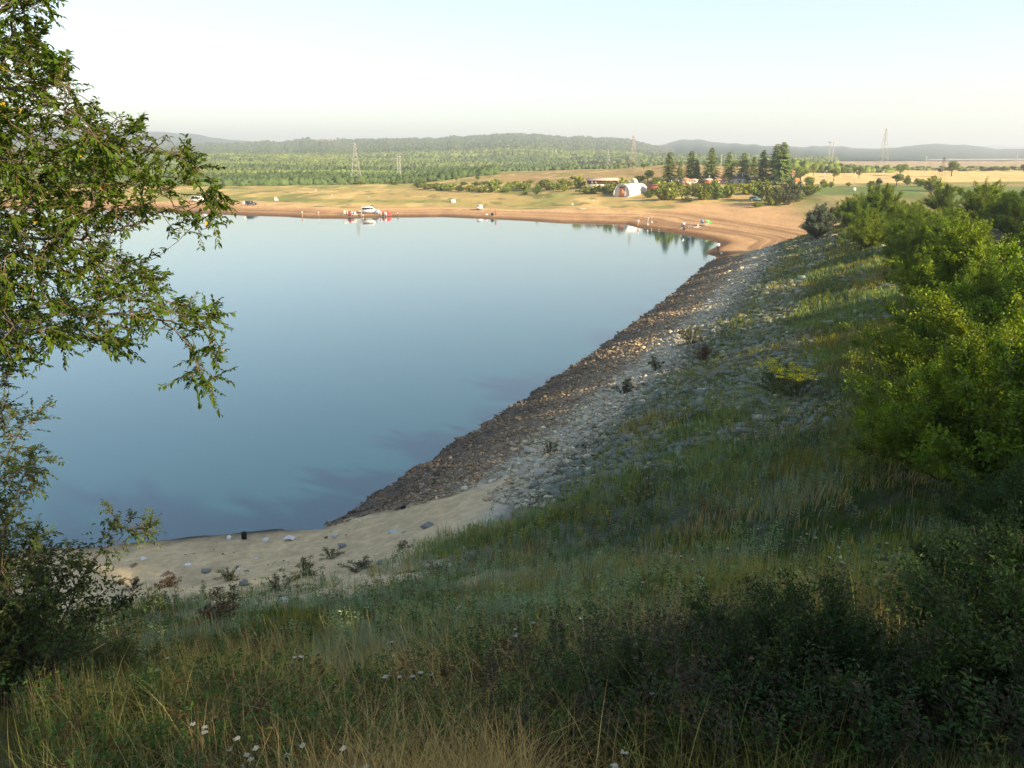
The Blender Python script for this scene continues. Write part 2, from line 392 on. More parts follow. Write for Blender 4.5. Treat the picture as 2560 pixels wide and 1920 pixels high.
bp = t.nodes.new('ShaderNodeBump'); bp.inputs['Distance'].default_value = .05
t.links.new(tc.outputs['Object'], mp.inputs[0]); t.links.new(mp.outputs[0], nz.inputs[0]); t.links.new(mp.outputs[0], nb.inputs[0])
t.links.new(nb.outputs[0], mr.inputs[0]); t.links.new(mr.outputs[0], bp.inputs['Strength'])
t.links.new(nz.outputs[0], bp.inputs['Height']); t.links.new(bp.outputs[0], b.inputs['Normal'])
wm = new_mesh("water", [(-2500, -700, 0), (170, -700, 0), (170, 320, 0), (-2500, 320, 0)], [(0, 1, 2, 3)])
# the sheet lies under the land wherever the land is higher than the lake
link("water", wm, mw, kind='structure')

# ------------------------------------------------------------------ hills
D2S = 2560 / 2212
def hill_sheet(name, ridge, u0, u1, ra, rb, rc, zb, pw, seed, amp, col, na=500, nr=90, mat_=None, colf=None):
    us = np.linspace(u0, u1, na); a = np.arctan((us - 1280) / FPX / 1.039)
    rv = np.interp(us, [p[0] * D2S for p in ridge], [p[1] * D2S for p in ridge])
    y = (960 - rv) / FPX; tanup = (-SP + y * CP) / (CP + y * SP)
    fr = np.concatenate([np.linspace(0, 1, nr), 1 + np.linspace(.03, 1, 14)])
    P = []; C = []
    for f in fr:
        if f <= 1: r = ra + (rb - ra) * f; z = zb + (EYE + rb * tanup - zb) * f ** pw
        else: r = rb + (rc - rb) * (f - 1); z = (EYE + rb * tanup) - (EYE + rb * tanup - zb + 20) * (f - 1) ** 1.3
        x = np.sin(a) * r; yy = np.cos(a) * r
        k = r / 900
        und = (fbm(x / (200 * k + 60), yy / (150 * k + 60), seed, 3) - .5) * amp * math.sin(PI * min(f, 1)) ** .7
        z = z + und + (vnoise(x / (9 * k), yy / (16 * k), seed + 3) - .5) * 3.2 * k * min(1, f * 4) * (1 if amp else 0) * .6
        P.append(np.stack([x, yy, z], -1))
    P = np.concatenate(P); n = len(fr)
    ii = (np.arange(n - 1)[:, None] * na + np.arange(na - 1)[None]).ravel()
    q = np.stack([ii, ii + 1, ii + na + 1, ii + na], -1)
    cc = colf(P[:, 0], P[:, 1], P[:, 2]) if colf else np.tile(np.array(col), (len(P), 1)) * (.75 + .5 * fbm(P[:, 0] / 60, P[:, 1] / 60, seed + 9))[:, None]
    o = link(name, new_mesh(name, P, q, col=cc, smooth=True), mat_, kind='structure'); return o, P.reshape(n, na, 3), us
M_hill = mat("wooded_hillside", (1, 1, 1), 1.0, attr=True, nscale=.03, namt=.45, bump=0, spec=0)
RA = [(-400, 285), (200, 284), (360, 290), (420, 293), (480, 301), (540, 307.5), (580, 310), (620, 309), (680, 312), (800, 322), (1200, 340)]
RB = [(-600, 330), (300, 322), (470, 316), (560, 314), (620, 311), (660, 306), (700, 301), (730, 304), (760, 307), (800, 306), (860, 305), (960, 302), (1040, 297), (1120, 295),
      (1200, 298), (1290, 302), (1360, 308), (1400, 317), (1440, 324), (1500, 332), (1600, 341), (1700, 352), (1800, 372)]
RCC = [(1200, 340), (1400, 318), (1430, 312), (1460, 305), (1490, 301), (1515, 304), (1540, 308.5), (1600, 313), (1700, 318), (1740, 319), (1780, 316), (1840, 320.5), (1900, 322),
       (1950, 318), (1980, 316.5), (2020, 313.5), (2050, 315), (2080, 317), (2120, 322), (2150, 326), (2180, 324), (2212, 323), (2600, 318)]
RD = [(1900, 330), (2080, 322), (2120, 320), (2160, 319.5), (2200, 321), (2600, 324)]
hill_sheet("hills", RA, -600, 1500, 2600, 5200, 6200, 20, 1.3, 71, 60, (.032, .062, .038), na=400, nr=60, mat_=M_hill)
hill_sheet("hills", RCC, 1300, 3200, 1700, 4700, 5700, 15, 1.4, 81, 70, (.030, .06, .038), na=700, nr=80, mat_=M_hill)
hill_sheet("hills", RD, 2100, 3400, 6000, 10500, 12000, 15, 1.2, 91, 40, (.045, .07, .035), na=120, nr=20, mat_=M_hill)
def colB(x, y, z):
    r = np.hypot(x, y); u, v = proj(x, y, z); n = fbm(x / 120, y / 120, 77)
    c = np.tile(np.array([.05, .07, .022]), (len(x), 1)); c = mixc(c, (.085, .11, .035), sm(.4, .6, n) * (r < 1900))
    bald = np.exp(-((u - 815) / 42) ** 2 - ((v - 352) / 9) ** 2); return mixc(c, (.36, .25, .14), bald * 1.3)
oB, PB, uB = hill_sheet("hills", RB, -700, 2100, 720, 3000, 3700, 5, 1.55, 73, 26, (.05, .08, .03), na=600, nr=110, mat_=M_hill, colf=colB)
# the far wood: crowns that read as one mass
def blobs(P, S, H, C, seed):
    """20-sided rough crowns; P (n,3) base centres, S radius, H height"""
    g = (1 + 5 ** .5) / 2
    V = np.array([(-1, g, 0), (1, g, 0), (-1, -g, 0), (1, -g, 0), (0, -1, g), (0, 1, g), (0, -1, -g), (0, 1, -g), (g, 0, -1), (g, 0, 1), (-g, 0, -1), (-g, 0, 1)], float) / 1.902
    T = np.array([(0, 11, 5), (0, 5, 1), (0, 1, 7), (0, 7, 10), (0, 10, 11), (1, 5, 9), (5, 11, 4), (11, 10, 2), (10, 7, 6), (7, 1, 8), (3, 9, 4), (3, 4, 2), (3, 2, 6), (3, 6, 8), (3, 8, 9), (4, 9, 5), (2, 4, 11), (6, 2, 10), (8, 6, 7), (9, 8, 1)])
    rg = np.random.default_rng(seed); n = len(P)
    jit = rg.uniform(.7, 1.25, (n, 12, 1)); a = rg.uniform(0, 6.28, n); ca, sa = np.cos(a)[:, None], np.sin(a)[:, None]
    v = V[None] * jit; x = v[..., 0] * ca - v[..., 1] * sa; y = v[..., 0] * sa + v[..., 1] * ca
    v = np.stack([x * S[:, None], y * S[:, None], (v[..., 2] * .5 + .5) * H[:, None]], -1) + P[:, None]
    t = (T[None] + (np.arange(n) * 12)[:, None, None]).reshape(-1, 3)
    c = np.repeat(C, 12, 0) * rg.uniform(.88, 1.12, (n * 12, 1))
    return v.reshape(-1, 3), t, c
rg = np.random.default_rng(5)
def surfB(x, y):
    r = np.hypot(x, y); az = np.arctan2(x, y); aB = np.arctan((uB - 1280) / FPX / 1.039)
    fi = np.clip((az - aB[0]) / (aB[-1] - aB[0]), 0, 1)
    ui = np.interp(az, aB, np.arange(len(aB))); f = np.clip((r - 720) / 2280, 0, 1) * 109
    i0 = np.clip(np.floor(f).astype(int), 0, 108); j0 = np.clip(np.floor(ui).astype(int), 0, len(aB) - 2)
    a = f - i0; b = ui - j0; Zb = PB[..., 2]
    return (Zb[i0, j0] * (1 - a) * (1 - b) + Zb[i0 + 1, j0] * a * (1 - b) + Zb[i0, j0 + 1] * (1 - a) * b + Zb[i0 + 1, j0 + 1] * a * b)
N = 125000
uu = rg.uniform(-500, 2090, N); azz = np.arctan((uu - 1280) / FPX / 1.039)
rB = 455 + (3010 - 455) * rg.random(N) ** 1.7
xb, yb = np.sin(azz) * rB, np.cos(azz) * rB
zt = np.where(rB < 720, terr(xb, yb), np.maximum(surfB(xb, yb), np.where(rB < 1600, terr(xb, yb), -99)))
ub, vb = proj(xb, yb, zt)
bald = np.exp(-((ub - 815) / 42) ** 2 - ((vb - 352) / 9) ** 2)
field = (ub > 1440) & (ub < 1590) & (vb > 408) & (vb < 422) & (rB < 1900)
keep = (rg.random(N) > bald * 1.4) & ~field & ((ub < 1240) | (rB > 640))
keep &= ~((rB < 640) & (vnoise(xb * .01, yb * .01, 7) < .12))
xb, yb, zt, rB, vb, ub = [k[keep] for k in (xb, yb, zt, rB, vb, ub)]
n = len(xb)
con = (vnoise(xb / 90, yb / 60, 55) > .74) & (rB > 560) & (rB < 1900)
S = rg.uniform(1.6, 4.4, n) * np.clip(rB / 900, .72, 2.2); S[con] *= .55
H = rg.uniform(4, 9.5, n) * np.clip(rB / 1500, .62, 1.5); H[con] *= 1.35
band = fbm(xb / 160, yb / 70, 99); dark = sm(1500, 1900, rB + 600 * (band - .5))
c = np.tile(np.array([.15, .185, .045]), (n, 1)); c = mixc(c, (.085, .12, .04), sm(.45, .62, band)); c = mixc(c, (.066, .092, .032), dark)
c = mixc(c, (.075, .115, .04), (rB < 620) * .8); c[con] *= np.array([.8, .85, .9]); c *= rg.uniform(.9, 1.1, (n, 1)) * (.6 + .8 * fbm(xb / 45, yb / 30, 98))[:, None]
v, t3, cc = blobs(np.stack([xb, yb, zt - 1.2], -1), S, H, c, 3)
M_forest = mat("far_leaves", (1, 1, 1), 1.0, attr=True, nscale=.35, namt=.4, spec=0)
o = link("forest", new_mesh("forest", v, None, t3, col=cc), M_forest, kind='stuff')
tag(o, 'hazy green forest covering the far hills beyond the lake', 'forest')
# low wood behind the right-hand fields
N = 900
uu = rg.uniform(1985, 2240, N); azz = np.arctan((uu - 1280) / FPX / 1.039); rC = rg.uniform(520, 600, N) + (uu - 1985) * .15
xb, yb = np.sin(azz) * rC, np.cos(azz) * rC; zt = terr(xb, yb)
hh = rg.uniform(3, 6.5, N) * np.interp(uu, [1985, 2100, 2240], [1.25, 1, .35])
c = np.tile(np.array([.13, .17, .04]), (N, 1)) * rg.uniform(.65, 1.3, (N, 1))
v, t3, cc = blobs(np.stack([xb, yb, zt - .5], -1), rg.uniform(1.8, 3.4, N), hh, c, 13)
o = link("woodland", new_mesh("woodland", v, None, t3, col=cc), M_forest, kind='stuff')
tag(o, 'low light green wood edging the golden field, right of the tall conifers', 'wood')
# thin scrub line between wheat and the far plain
N = 420
uu = rg.uniform(2230, 2900, N); azz = np.arctan((uu - 1280) / FPX / 1.039); rC = rg.uniform(640, 760, N)
xb, yb = np.sin(azz) * rC, np.cos(azz) * rC; zt = terr(xb, yb)
c = np.tile(np.array([.12, .15, .045]), (N, 1)) * rg.uniform(.65, 1.3, (N, 1))
v, t3, cc = blobs(np.stack([xb, yb, zt - .4], -1), rg.uniform(1.5, 3.5, N), rg.uniform(1, 2.2, N), c, 14)
o = link("scrub", new_mesh("scrub", v, None, t3, col=cc), M_forest, kind='stuff')
tag(o, 'thin line of low scrub along the far edge of the golden field', 'scrub')

# ------------------------------------------------------------------ haze
hb = MB().box((0, 6000, 0), (26000, 26000, 2)).mesh("haze")
hb.vertices.foreach_set("co", np.array([(x, y, z) for z in (-12.0, 330.0) for x, y in ((-12600, -12600), (12600, -12600), (12600, 12600), (-12600, 12600))], np.float32).ravel())
mh = bpy.data.materials.new("air"); mh.use_nodes = True; t = mh.node_tree; t.nodes.clear()
pv = t.nodes.new('ShaderNodeVolumePrincipled'); ou = t.nodes.new('ShaderNodeOutputMaterial')
pv.inputs['Color'].default_value = (.85, .94, 1.0, 1); pv.inputs['Density'].default_value = .00026; pv.inputs['Anisotropy'].default_value = .15
t.links.new(pv.outputs[0], ou.inputs['Volume'])
HAZE = link("haze", hb, mh, kind='stuff'); tag(HAZE, 'pale blue haze in the air over lake, fields and far hills', 'haze')
# ------------------------------------------------------------------ leaves, twigs, trees
def nrm(a): return a / (np.linalg.norm(a, axis=-1, keepdims=True) + 1e-9)
def leaf_geo(P, D, Nn, L, Wd, fold=.3, curl=.25):
    """folded pointed leaves: base, left, right, tip"""
    D = nrm(D); S = nrm(np.cross(D, Nn)); U = np.cross(S, D); L = np.asarray(L)[:, None] * np.ones((len(P), 1)); Wd = np.asarray(Wd)[:, None] * np.ones((len(P), 1))
    mid = P + D * L * .45
    a = mid - S * Wd * .5 + U * Wd * fold; b = mid + S * Wd * .5 + U * Wd * fold; tip = P + D * L - U * L * curl
    v = np.stack([P, a, b, tip], 1).reshape(-1, 3); i = np.arange(len(P))[:, None] * 4
    t = np.stack([i + [0, 2, 3], i + [0, 3, 1]], 1).reshape(-1, 3)
    return v, t
def tubes(segs, n=4):
    """segs: list of (P (m,3), R (m,)) -> verts, quads"""
    V = []; Q = []; o = 0
    for P, R in segs:
        P = np.asarray(P, float); m = len(P)
        D = nrm(np.gradient(P, axis=0)); ref = np.where(np.abs(D[:, 2:3]) < .9, np.array([[0, 0, 1.]]), np.array([[1., 0, 0]]))
        A = nrm(np.cross(D, ref)); B = np.cross(D, A); w = 2 * PI * np.arange(n) / n
        ring = P[:, None] + (A[:, None] * np.cos(w)[None, :, None] + B[:, None] * np.sin(w)[None, :, None]) * np.asarray(R)[:, None, None]
        V.append(ring.reshape(-1, 3))
        i = (np.arange(m - 1)[:, None] * n + np.arange(n)[None]).ravel(); j = (np.arange(m - 1)[:, None] * n + (np.arange(n)[None] + 1) % n).ravel()
        Q.append(np.stack([i, j, j + n, i + n], -1) + o); o += m * n
    return np.concatenate(V), np.concatenate(Q)
def leafcol(rg, n, k, base, var=.3, yellow=.0):
    c = np.array(base)[None] * rg.uniform(1 - var, 1 + var, (n, 1)) * rg.uniform(.92, 1.08, (n, 3))
    if yellow: m = rg.random(n) < yellow; c[m] = np.array([.5, .33, .03])
    return np.repeat(c, k, 0)
M_leaf = mat("leaf", (1, 1, 1), .5, attr=True, transl=.35, spec=.35, objvar=.22)
M_leafd = mat("glossy_leaf", (1, 1, 1), .5, attr=True, transl=.3, spec=.12)
M_far_leaf = mat("crown_leaf", (1, 1, 1), .8, attr=True, transl=.15, spec=.1, objvar=.25)
M_bark = mat("bark", (.11, .085, .06), .9, nscale=14, namt=.4, bump=.6, bscale=30)
M_twig = mat("grey_twig", (.23, .21, .185), .9, nscale=20, namt=.35)

def shrub(seed, h, r, nst, leaf, base, per=16, shoots=13, droop=.0, upright=.5, yellow=0.0, sub=2, wl=.5, spread=1.0):
    """arching stems from the ground with leafy side shoots -> (foliage mesh, stem mesh)"""
    rg = np.random.default_rng(seed); segs = []; SP_, SD_, SL_ = [], [], []
    for i in range(nst):
        ph = rg.uniform(0, 2 * PI); k = math.sqrt(rg.random()); R = r * k * spread * rg.uniform(.8, 1.12)
        lobe = 1 + .18 * math.sin(3 * ph + seed) + .12 * math.sin(5 * ph + 2 * seed)
        R *= lobe; hh = h * (1 - .62 * k ** 2.2) * rg.uniform(.62, 1.06) * (.85 + .3 * vnoise(np.array([math.cos(ph) * 1.3 + seed]), np.array([math.sin(ph) * 1.3]), 1)[0])
        tip = np.array([R * math.cos(ph), R * math.sin(ph), hh]); b0 = np.array([math.cos(ph) * .12 * r, math.sin(ph) * .12 * r, -.1])
        mid = b0 + (tip - b0) * np.array([.35, .35, .62 + .2 * upright])
        tt = np.linspace(0, 1, 9)[:, None]; P = b0 * (1 - tt) ** 2 + 2 * mid * tt * (1 - tt) + tip * tt ** 2
        P[1:-1] += rg.normal(0, .014 * h, (7, 3)); segs.append((P, np.linspace(.010 * h ** .8 + .002, .002, 9)))
        ns = shoots
        ti = rg.uniform(.22, 1, ns); ti[:2] = 1
        base_p = np.stack([np.interp(ti, tt[:, 0], P[:, c]) for c in range(3)], -1)
        d = rg.normal(0, 1, (ns, 3)); d[:, 2] = np.abs(d[:, 2]) * .8 + upright * .7 - droop; out = nrm(tip * np.array([1, 1, .5])); d = nrm(nrm(d) + out * .55)
        l = h * rg.uniform(.08, .2, ns) * (1.15 - .4 * ti); SP_.append(base_p); SD_.append(d); SL_.append(l)
    SP_, SD_, SL_ = np.concatenate(SP_), np.concatenate(SD_), np.concatenate(SL_)
    for k in range(0, len(SP_), 3):
        segs.append((np.stack([SP_[k], SP_[k] + SD_[k] * SL_[k]]), np.array([.006, .002])))
    m = len(SP_); tau = rg.random((m, per)); P = SP_[:, None] + SD_[:, None] * SL_[:, None, None] * tau[..., None] + rg.normal(0, .03 * h ** .5, (m, per, 3))
    D = SD_[:, None] * .7 + rg.normal(0, .75, (m, per, 3)); Nn = rg.normal(0, .6, (m, per, 3)) + np.array([0, 0, 1.0])
    P, D, Nn = P.reshape(-1, 3), D.reshape(-1, 3), Nn.reshape(-1, 3); P[:, 2] = np.maximum(P[:, 2], .03)
    L = leaf * rg.uniform(.6, 1.3, len(P)); v, t = leaf_geo(P, D, Nn, L, L * wl)
    # each shoot has its own tone: paler young tips, darker old growth
    tone = np.repeat(np.clip(rg.normal(1, .34, m), .35, 2.0), per)[:, None]
    c = np.repeat(np.array(base)[None] * tone * rg.uniform(.75, 1.25, (len(P), 1)) * rg.uniform(.9, 1.1, (len(P), 3)), 4, 0)
    if yellow: k = np.repeat(rg.random(len(P)) < yellow, 4); c[k] = np.array([.45, .3, .04])
    vs, qs = tubes(segs, 4)
    return new_mesh("foliage", v, None, t, col=c), new_mesh("stem", vs, qs, smooth=True)
def shrub_thing(name, ms, label, cat, loc, rz=0, sc=1.0, group=None, ml=None):
    o = thing(name, label, cat, loc, rz, group, sc)
    link('foliage', ms[0], ml or M_leaf, o); link('stem', ms[1], M_bark, o); return o

# ------------------------------------------------------------------ grown trees (space colonisation) for the near ones
def poly_in(px, py, poly):
    ins = np.zeros(len(px), bool); n = len(poly)
    for i in range(n):
        ax, ay = poly[i]; bx, by = poly[(i + 1) % n]
        if ay == by: continue
        ins ^= ((ay > py) != (by > py)) & (px < (bx - ax) * (py - ay) / (by - ay) + ax)
    return ins
def grow(root_pts, A, step, kill, infl, seed, iters=260, up=.0):
    rg = np.random.default_rng(seed)
    N = [np.array(p, float) for p in root_pts]; par = [i - 1 for i in range(len(N))]
    A = A.copy(); alive = np.ones(len(A), bool); best = np.full(len(A), 1e9); bi = np.zeros(len(A), int)
    def upd(k0):
        for k in range(k0, len(N)):
            d = np.linalg.norm(A - N[k], axis=1); m = d < best; best[m] = d[m]; bi[m] = k
    upd(0)
    for it in range(iters):
        m = alive & (best < infl)
        if not m.any(): break
        idx = bi[m]; dirs = nrm(A[m] - np.array(N)[idx]); k0 = len(N)
        for k in np.unique(idx):
            d = dirs[idx == k].mean(0) + rg.normal(0, .12, 3) + np.array([0, 0, up]); l = np.linalg.norm(d)
            if l < 1e-3: d = rg.normal(0, 1, 3); l = np.linalg.norm(d)
            p = N[k] + d / l * step
            N.append(p); par.append(int(k))
        upd(k0); alive &= best > kill
        if len(N) > 9000: break
    return np.array(N), np.array(par)
def tree_mesh(N, par, tip_r, expo, root_r):
    n = len(N); ch = [[] for _ in range(n)]
    for i in range(n):
        if par[i] >= 0: ch[par[i]].append(i)
    R = np.zeros(n)
    for i in range(n - 1, -1, -1): R[i] = tip_r if not ch[i] else sum(R[c] ** expo for c in ch[i]) ** (1 / expo)
    R = np.minimum(R, root_r)
    segs = []; seen = set()
    for i in range(n):
        if par[i] == -1 or (len(ch[par[i]]) > 1 and max(ch[par[i]], key=lambda c: R[c]) != i) or par[i] == -1:
            pts = [i] if par[i] == -1 else [par[i], i]; k = i
            while ch[k]:
                k = max(ch[k], key=lambda c: R[c]); pts.append(k)
            if len(pts) > 1:
                rr_ = R[pts].copy()
                if par[i] >= 0: rr_[0] = rr_[1]
                segs.append((N[pts], rr_))
    return segs, R, ch
def foliate(N, par, R, ch, seed, maxr, leaf, base, per=3, shoot=.3, nleaf=9, yellow=.006, wl=.55, tipsh=2, droop=.35, keep=1.0):
    rg = np.random.default_rng(seed); P, D, Nn, tn = [], [], [], []; segs = []
    for i in range(len(N)):
        if R[i] > maxr or par[i] < 0 or rg.random() > keep: continue
        ax = nrm(N[i] - N[par[i]]); tip = not ch[i]; k = tipsh if tip else (1 if rg.random() < .8 else 0)
        for _ in range(k):
            d = nrm(ax * (1.1 if tip else .4) + rg.normal(0, .5, 3) + np.array([0, 0, .25])); l = shoot * rg.uniform(.5, 1.2) * (1.15 if tip else .8)
            tq = np.linspace(0, 1, 4)[:, None]; bend = rg.normal(0, .12, 3); path = N[i] + d * l * tq + bend * l * tq ** 2 + np.array([0, 0, -.12]) * l * tq ** 2
            segs.append((path, np.linspace(.0035, .0012, 4)))
            m = max(3, int(nleaf * l / shoot)); tau = np.linspace(.08, 1.0, m); pp = np.stack([np.interp(tau, tq[:, 0], path[:, c]) for c in range(3)], -1)
            side = nrm(np.cross(d, np.array([0, 0, 1.0]) + rg.normal(0, .3, 3))) * np.where(np.arange(m) % 2, 1, -1)[:, None]
            dd = side * .8 + d * .75 + rg.normal(0, .25, (m, 3)) + np.array([0, 0, -droop]); nn = np.array([0, 0, 1.0]) + rg.normal(0, .35, (m, 3))
            P.append(pp); D.append(dd); Nn.append(nn); tn.append(np.full(m, np.clip(rg.normal(1, .15), .6, 1.4)))
    P, D, Nn, tn = np.concatenate(P), np.concatenate(D), np.concatenate(Nn), np.concatenate(tn)
    L = leaf * rg.uniform(.55, 1.25, len(P))
    # five-point leaves for the near trees
    Dn = nrm(D); S = nrm(np.cross(Dn, Nn)); U = np.cross(S, Dn); L1 = L[:, None]; Wd = L1 * wl; f = .22; cu = rg.uniform(.05, .35, (len(P), 1))
    a1 = P + Dn * L1 * .3 - S * Wd * .46 + U * Wd * f; b1 = P + Dn * L1 * .3 + S * Wd * .46 + U * Wd * f
    a2 = P + Dn * L1 * .66 - S * Wd * .36 + U * Wd * f * .8 - U * L1 * cu * .3; b2 = P + Dn * L1 * .66 + S * Wd * .36 + U * Wd * f * .8 - U * L1 * cu * .3
    mid = P + Dn * L1 * .5 - U * L1 * cu * .12; tp = P + Dn * L1 - U * L1 * cu
    v = np.stack([P, a1, a2, tp, b2, b1, mid], 1).reshape(-1, 3); i7 = np.arange(len(P))[:, None] * 7
    t = np.stack([i7 + [0, 6, 1], i7 + [1, 6, 2], i7 + [2, 6, 3], i7 + [3, 6, 4], i7 + [4, 6, 5], i7 + [5, 6, 0]], 1).reshape(-1, 3)
    c = np.array(base)[None] * tn[:, None] * rg.uniform(.75, 1.25, (len(P), 1)); yl = rg.random(len(P)) < yellow; c[yl] = np.array([.55, .36, .03])
    return v, t, np.repeat(c, 7, 0), segs
def ray_pts(uv, depth):
    """points at a horizontal distance `depth` in front of the eye"""
    u, v = uv[:, 0], uv[:, 1]; x = (u - 1280) / FPX; y = (960 - v) / FPX
    f = CP + y * SP; z = -SP + y * CP; k = depth / f
    return np.stack([x * k, depth, EYE + z * k], -1)
# the tree reaching in from the left
rg = np.random.default_rng(11)
poly = [(-700, -700), (60, -500), (165, 0), (140, 60), (165, 130), (205, 175), (225, 215), (228, 262), (300, 262), (350, 268), (385, 300), (440, 330), (468, 345), (490, 405), (515, 435),
        (492, 482), (430, 500), (412, 545), (392, 575), (375, 640), (420, 665), (505, 672), (500, 705), (470, 730), (520, 785), (475, 810), (488, 870), (445, 868), (425, 800), (360, 770),
        (300, 775), (250, 755), (225, 735), (110, 760), (0, 790), (-350, 830), (-700, 780)]
poly = [((a - (48 if b < 250 else 20 if a > 60 else 0)) * D2S, (b - (8 if b > 600 else 0)) * D2S) for a, b in poly]
uv = np.stack([rg.uniform(-800, 620, 30000), rg.uniform(-800, 1010, 30000)], -1)
uv = uv[poly_in(uv[:, 0], uv[:, 1], poly)]
vis = (uv[:, 0] > -60) & (uv[:, 1] > -60)
uL = uv[vis & (uv[:, 0] < 330)]; uR = uv[vis & (uv[:, 0] >= 330)]; uv = np.concatenate([uL[:3900], uR[:1500], uv[~vis][:1300]])
dep = rg.uniform(5.4, 9.6, len(uv)); tipn = np.clip((uv[:, 0] - 250) / 300, 0, 1); dep = dep * (1 - tipn) + (6.2 + 1.6 * rg.random(len(uv))) * tipn
holes = fbm(uv[:, 0] / 60, uv[:, 1] / 45, 31, 2) > .72 - .2 * np.clip((uv[:, 0] - 150) / 250, 0, 1)
A1 = ray_pts(uv, dep)[~holes]
tx, ty = -6.9, 7.6; g0 = tz(tx, ty)
trunk = [(tx - .1, ty, g0 - .3), (tx, ty, g0 + .3), (tx + .05, ty, g0 + .8), (tx + .12, ty - .03, g0 + 1.4), (tx + .2, ty - .08, g0 + 2.0), (tx + .3, ty - .1, g0 + 2.7), (tx + .42, ty - .15, g0 + 3.4), (tx + .5, ty - .1, g0 + 4.1), (tx + .6, ty - .1, g0 + 4.8), (tx + .7, ty, g0 + 5.6), (tx + .75, ty, g0 + 6.4)]
Nn_, par_ = grow(trunk, A1, .12, .19, 3.2, 4, iters=170)
sg, R_t, ch_t = tree_mesh(Nn_, par_, .0030, 2.3, .17)
v, t3, cc, sg2 = foliate(Nn_, par_, R_t, ch_t, 21, .011, .052, (.060, .100, .009), shoot=.21, nleaf=17, yellow=.003, tipsh=3, droop=.2)
TL = thing('broadleaf_tree', 'large leafy tree reaching over the lake from the left edge', 'tree', (tx, ty, g0))
off = np.array([tx, ty, g0])
vs, qs = tubes(sg, 6); link('trunk', new_mesh('trunk', vs - off, qs, smooth=True), M_bark, TL)
vs2, qs2 = tubes(sg2, 3); M_shoot = mat("young_twig", (.17, .10, .055), .8)
cr = link('crown', new_mesh('crown', v - off, None, t3, col=cc), M_leafd, TL); link('twigs', new_mesh('twigs', vs2 - off, qs2), M_shoot, cr)
print('near tree nodes', len(Nn_), 'leaf tris', len(t3))
# thorny small-leaved shrub tree below it
poly = [(-500, 700), (-20, 760), (15, 740), (30, 800), (20, 860), (45, 880), (70, 905), (110, 872), (75, 915), (50, 960), (85, 965), (60, 990), (100, 990), (140, 985), (95, 1020), (75, 1060), (55, 1090), (58, 1150), (95, 1160), (92, 1110), (110, 1150),
        (112, 1190), (160, 1175), (210, 1140), (240, 1095), (265, 1120), (235, 1150), (300, 1110), (345, 1130), (310, 1160), (290, 1175), (230, 1220), (180, 1235), (140, 1225), (150, 1260), (195, 1265), (165, 1290), (120, 1300), (110, 1340),
        (135, 1370), (175, 1400), (190, 1440), (210, 1500), (185, 1560), (130, 1600), (60, 1640), (-500, 1700)]
poly = [(a * D2S, b * D2S) for a, b in poly]
uv = np.stack([rg.uniform(-400, 420, 24000), rg.uniform(820, 1960, 24000)], -1); uv = uv[poly_in(uv[:, 0], uv[:, 1], poly)][:3400]
dep = rg.uniform(6.4, 9.0, len(uv)) - np.clip((uv[:, 1] - 1500) / 400, 0, 1) * 1.2; dep = np.where(uv[:, 0] > 130, np.clip(dep, 7.0, 7.9), dep)
A2 = ray_pts(uv, dep); A2 = A2[A2[:, 2] > terr(A2[:, 0], A2[:, 1]) + .12]
P0 = ray_pts(np.array([[150., 1870.]]), np.array([6.9]))[0]; x0, y0 = P0[0], P0[1]; g1 = tz(x0, y0)
st = [(x0, y0, g1 - .2), (x0 + .03, y0, g1 + .12), (x0 + .08, y0, g1 + .3), (x0 + .05, y0 + .02, g1 + .5), (x0 - .05, y0, g1 + .7), (x0 - .12, y0, g1 + .95), (x0 - .2, y0, g1 + 1.25), (x0 - .3, y0, g1 + 1.6), (x0 - .42, y0, g1 + 2.0), (x0 - .5, y0, g1 + 2.4)]
N2, p2 = grow(st, A2, .10, .17, 2.6, 8, iters=120)
sg, R_t, ch_t = tree_mesh(N2, p2, .0022, 2.4, .05)
v, t3, cc, sg2 = foliate(N2, p2, R_t, ch_t, 22, .016, .045, (.07, .105, .03), shoot=.17, nleaf=12, yellow=.004, tipsh=4, droop=.1)
TL2 = thing('thorn_shrub', 'dark small-leaved thorn shrub standing under the big tree, lower left', 'shrub', (x0, y0, g1)); off = np.array([x0, y0, g1])
vs, qs = tubes(sg, 5); link('stem', new_mesh('stem', vs - off, qs, smooth=True), M_bark, TL2)
fo = link('foliage', new_mesh('foliage', v - off, None, t3, col=cc), M_leafd, TL2); vs2, qs2 = tubes(sg2, 3); link('twigs', new_mesh('twigs', vs2 - off, qs2), M_shoot, fo)
print('thorn nodes', len(N2), len(t3))

# ------------------------------------------------------------------ bushes along the dam crest
G1 = (.145, .215, .014); G2 = (.11, .175, .016); G3 = (.15, .21, .018)
bm_a = shrub(1, 4.2, 3.9, 86, .085, G1, per=38, shoots=26)
bm_b = shrub(2, 5.2, 3.8, 64, .12, G2, per=34, shoots=24)
bm_c = shrub(3, 4.2, 3.2, 58, .115, G1, per=32, shoots=24)
bm_d = shrub(4, 2.6, 2.4, 46, .08, G3, per=30, shoots=22)
bm_e = shrub(5, 5.8, 4.2, 66, .13, G1, per=34, shoots=24)
KIN = {}
def bush(kind, s, t, rz, sc, label, group='bushes crowding the crest of the dam', dz=-.1):
    x, y = dam_xy(s, t); loc = (float(x), float(y), tz(x, y) + dz)
    if kind not in KIN:
        KIN[kind] = shrub_thing('bush', {'a': bm_a, 'b': bm_b, 'c': bm_c, 'd': bm_d, 'e': bm_e}[kind], label, 'bush', loc, rz, sc, group); return KIN[kind]
    return dup(KIN[kind], loc, rz, sc, label, group)
bush('a', 25.4, -2.5, .3, (1.1, 1.1, 1.02), 'big yellow-green bush lit on top, nearest at the right edge')
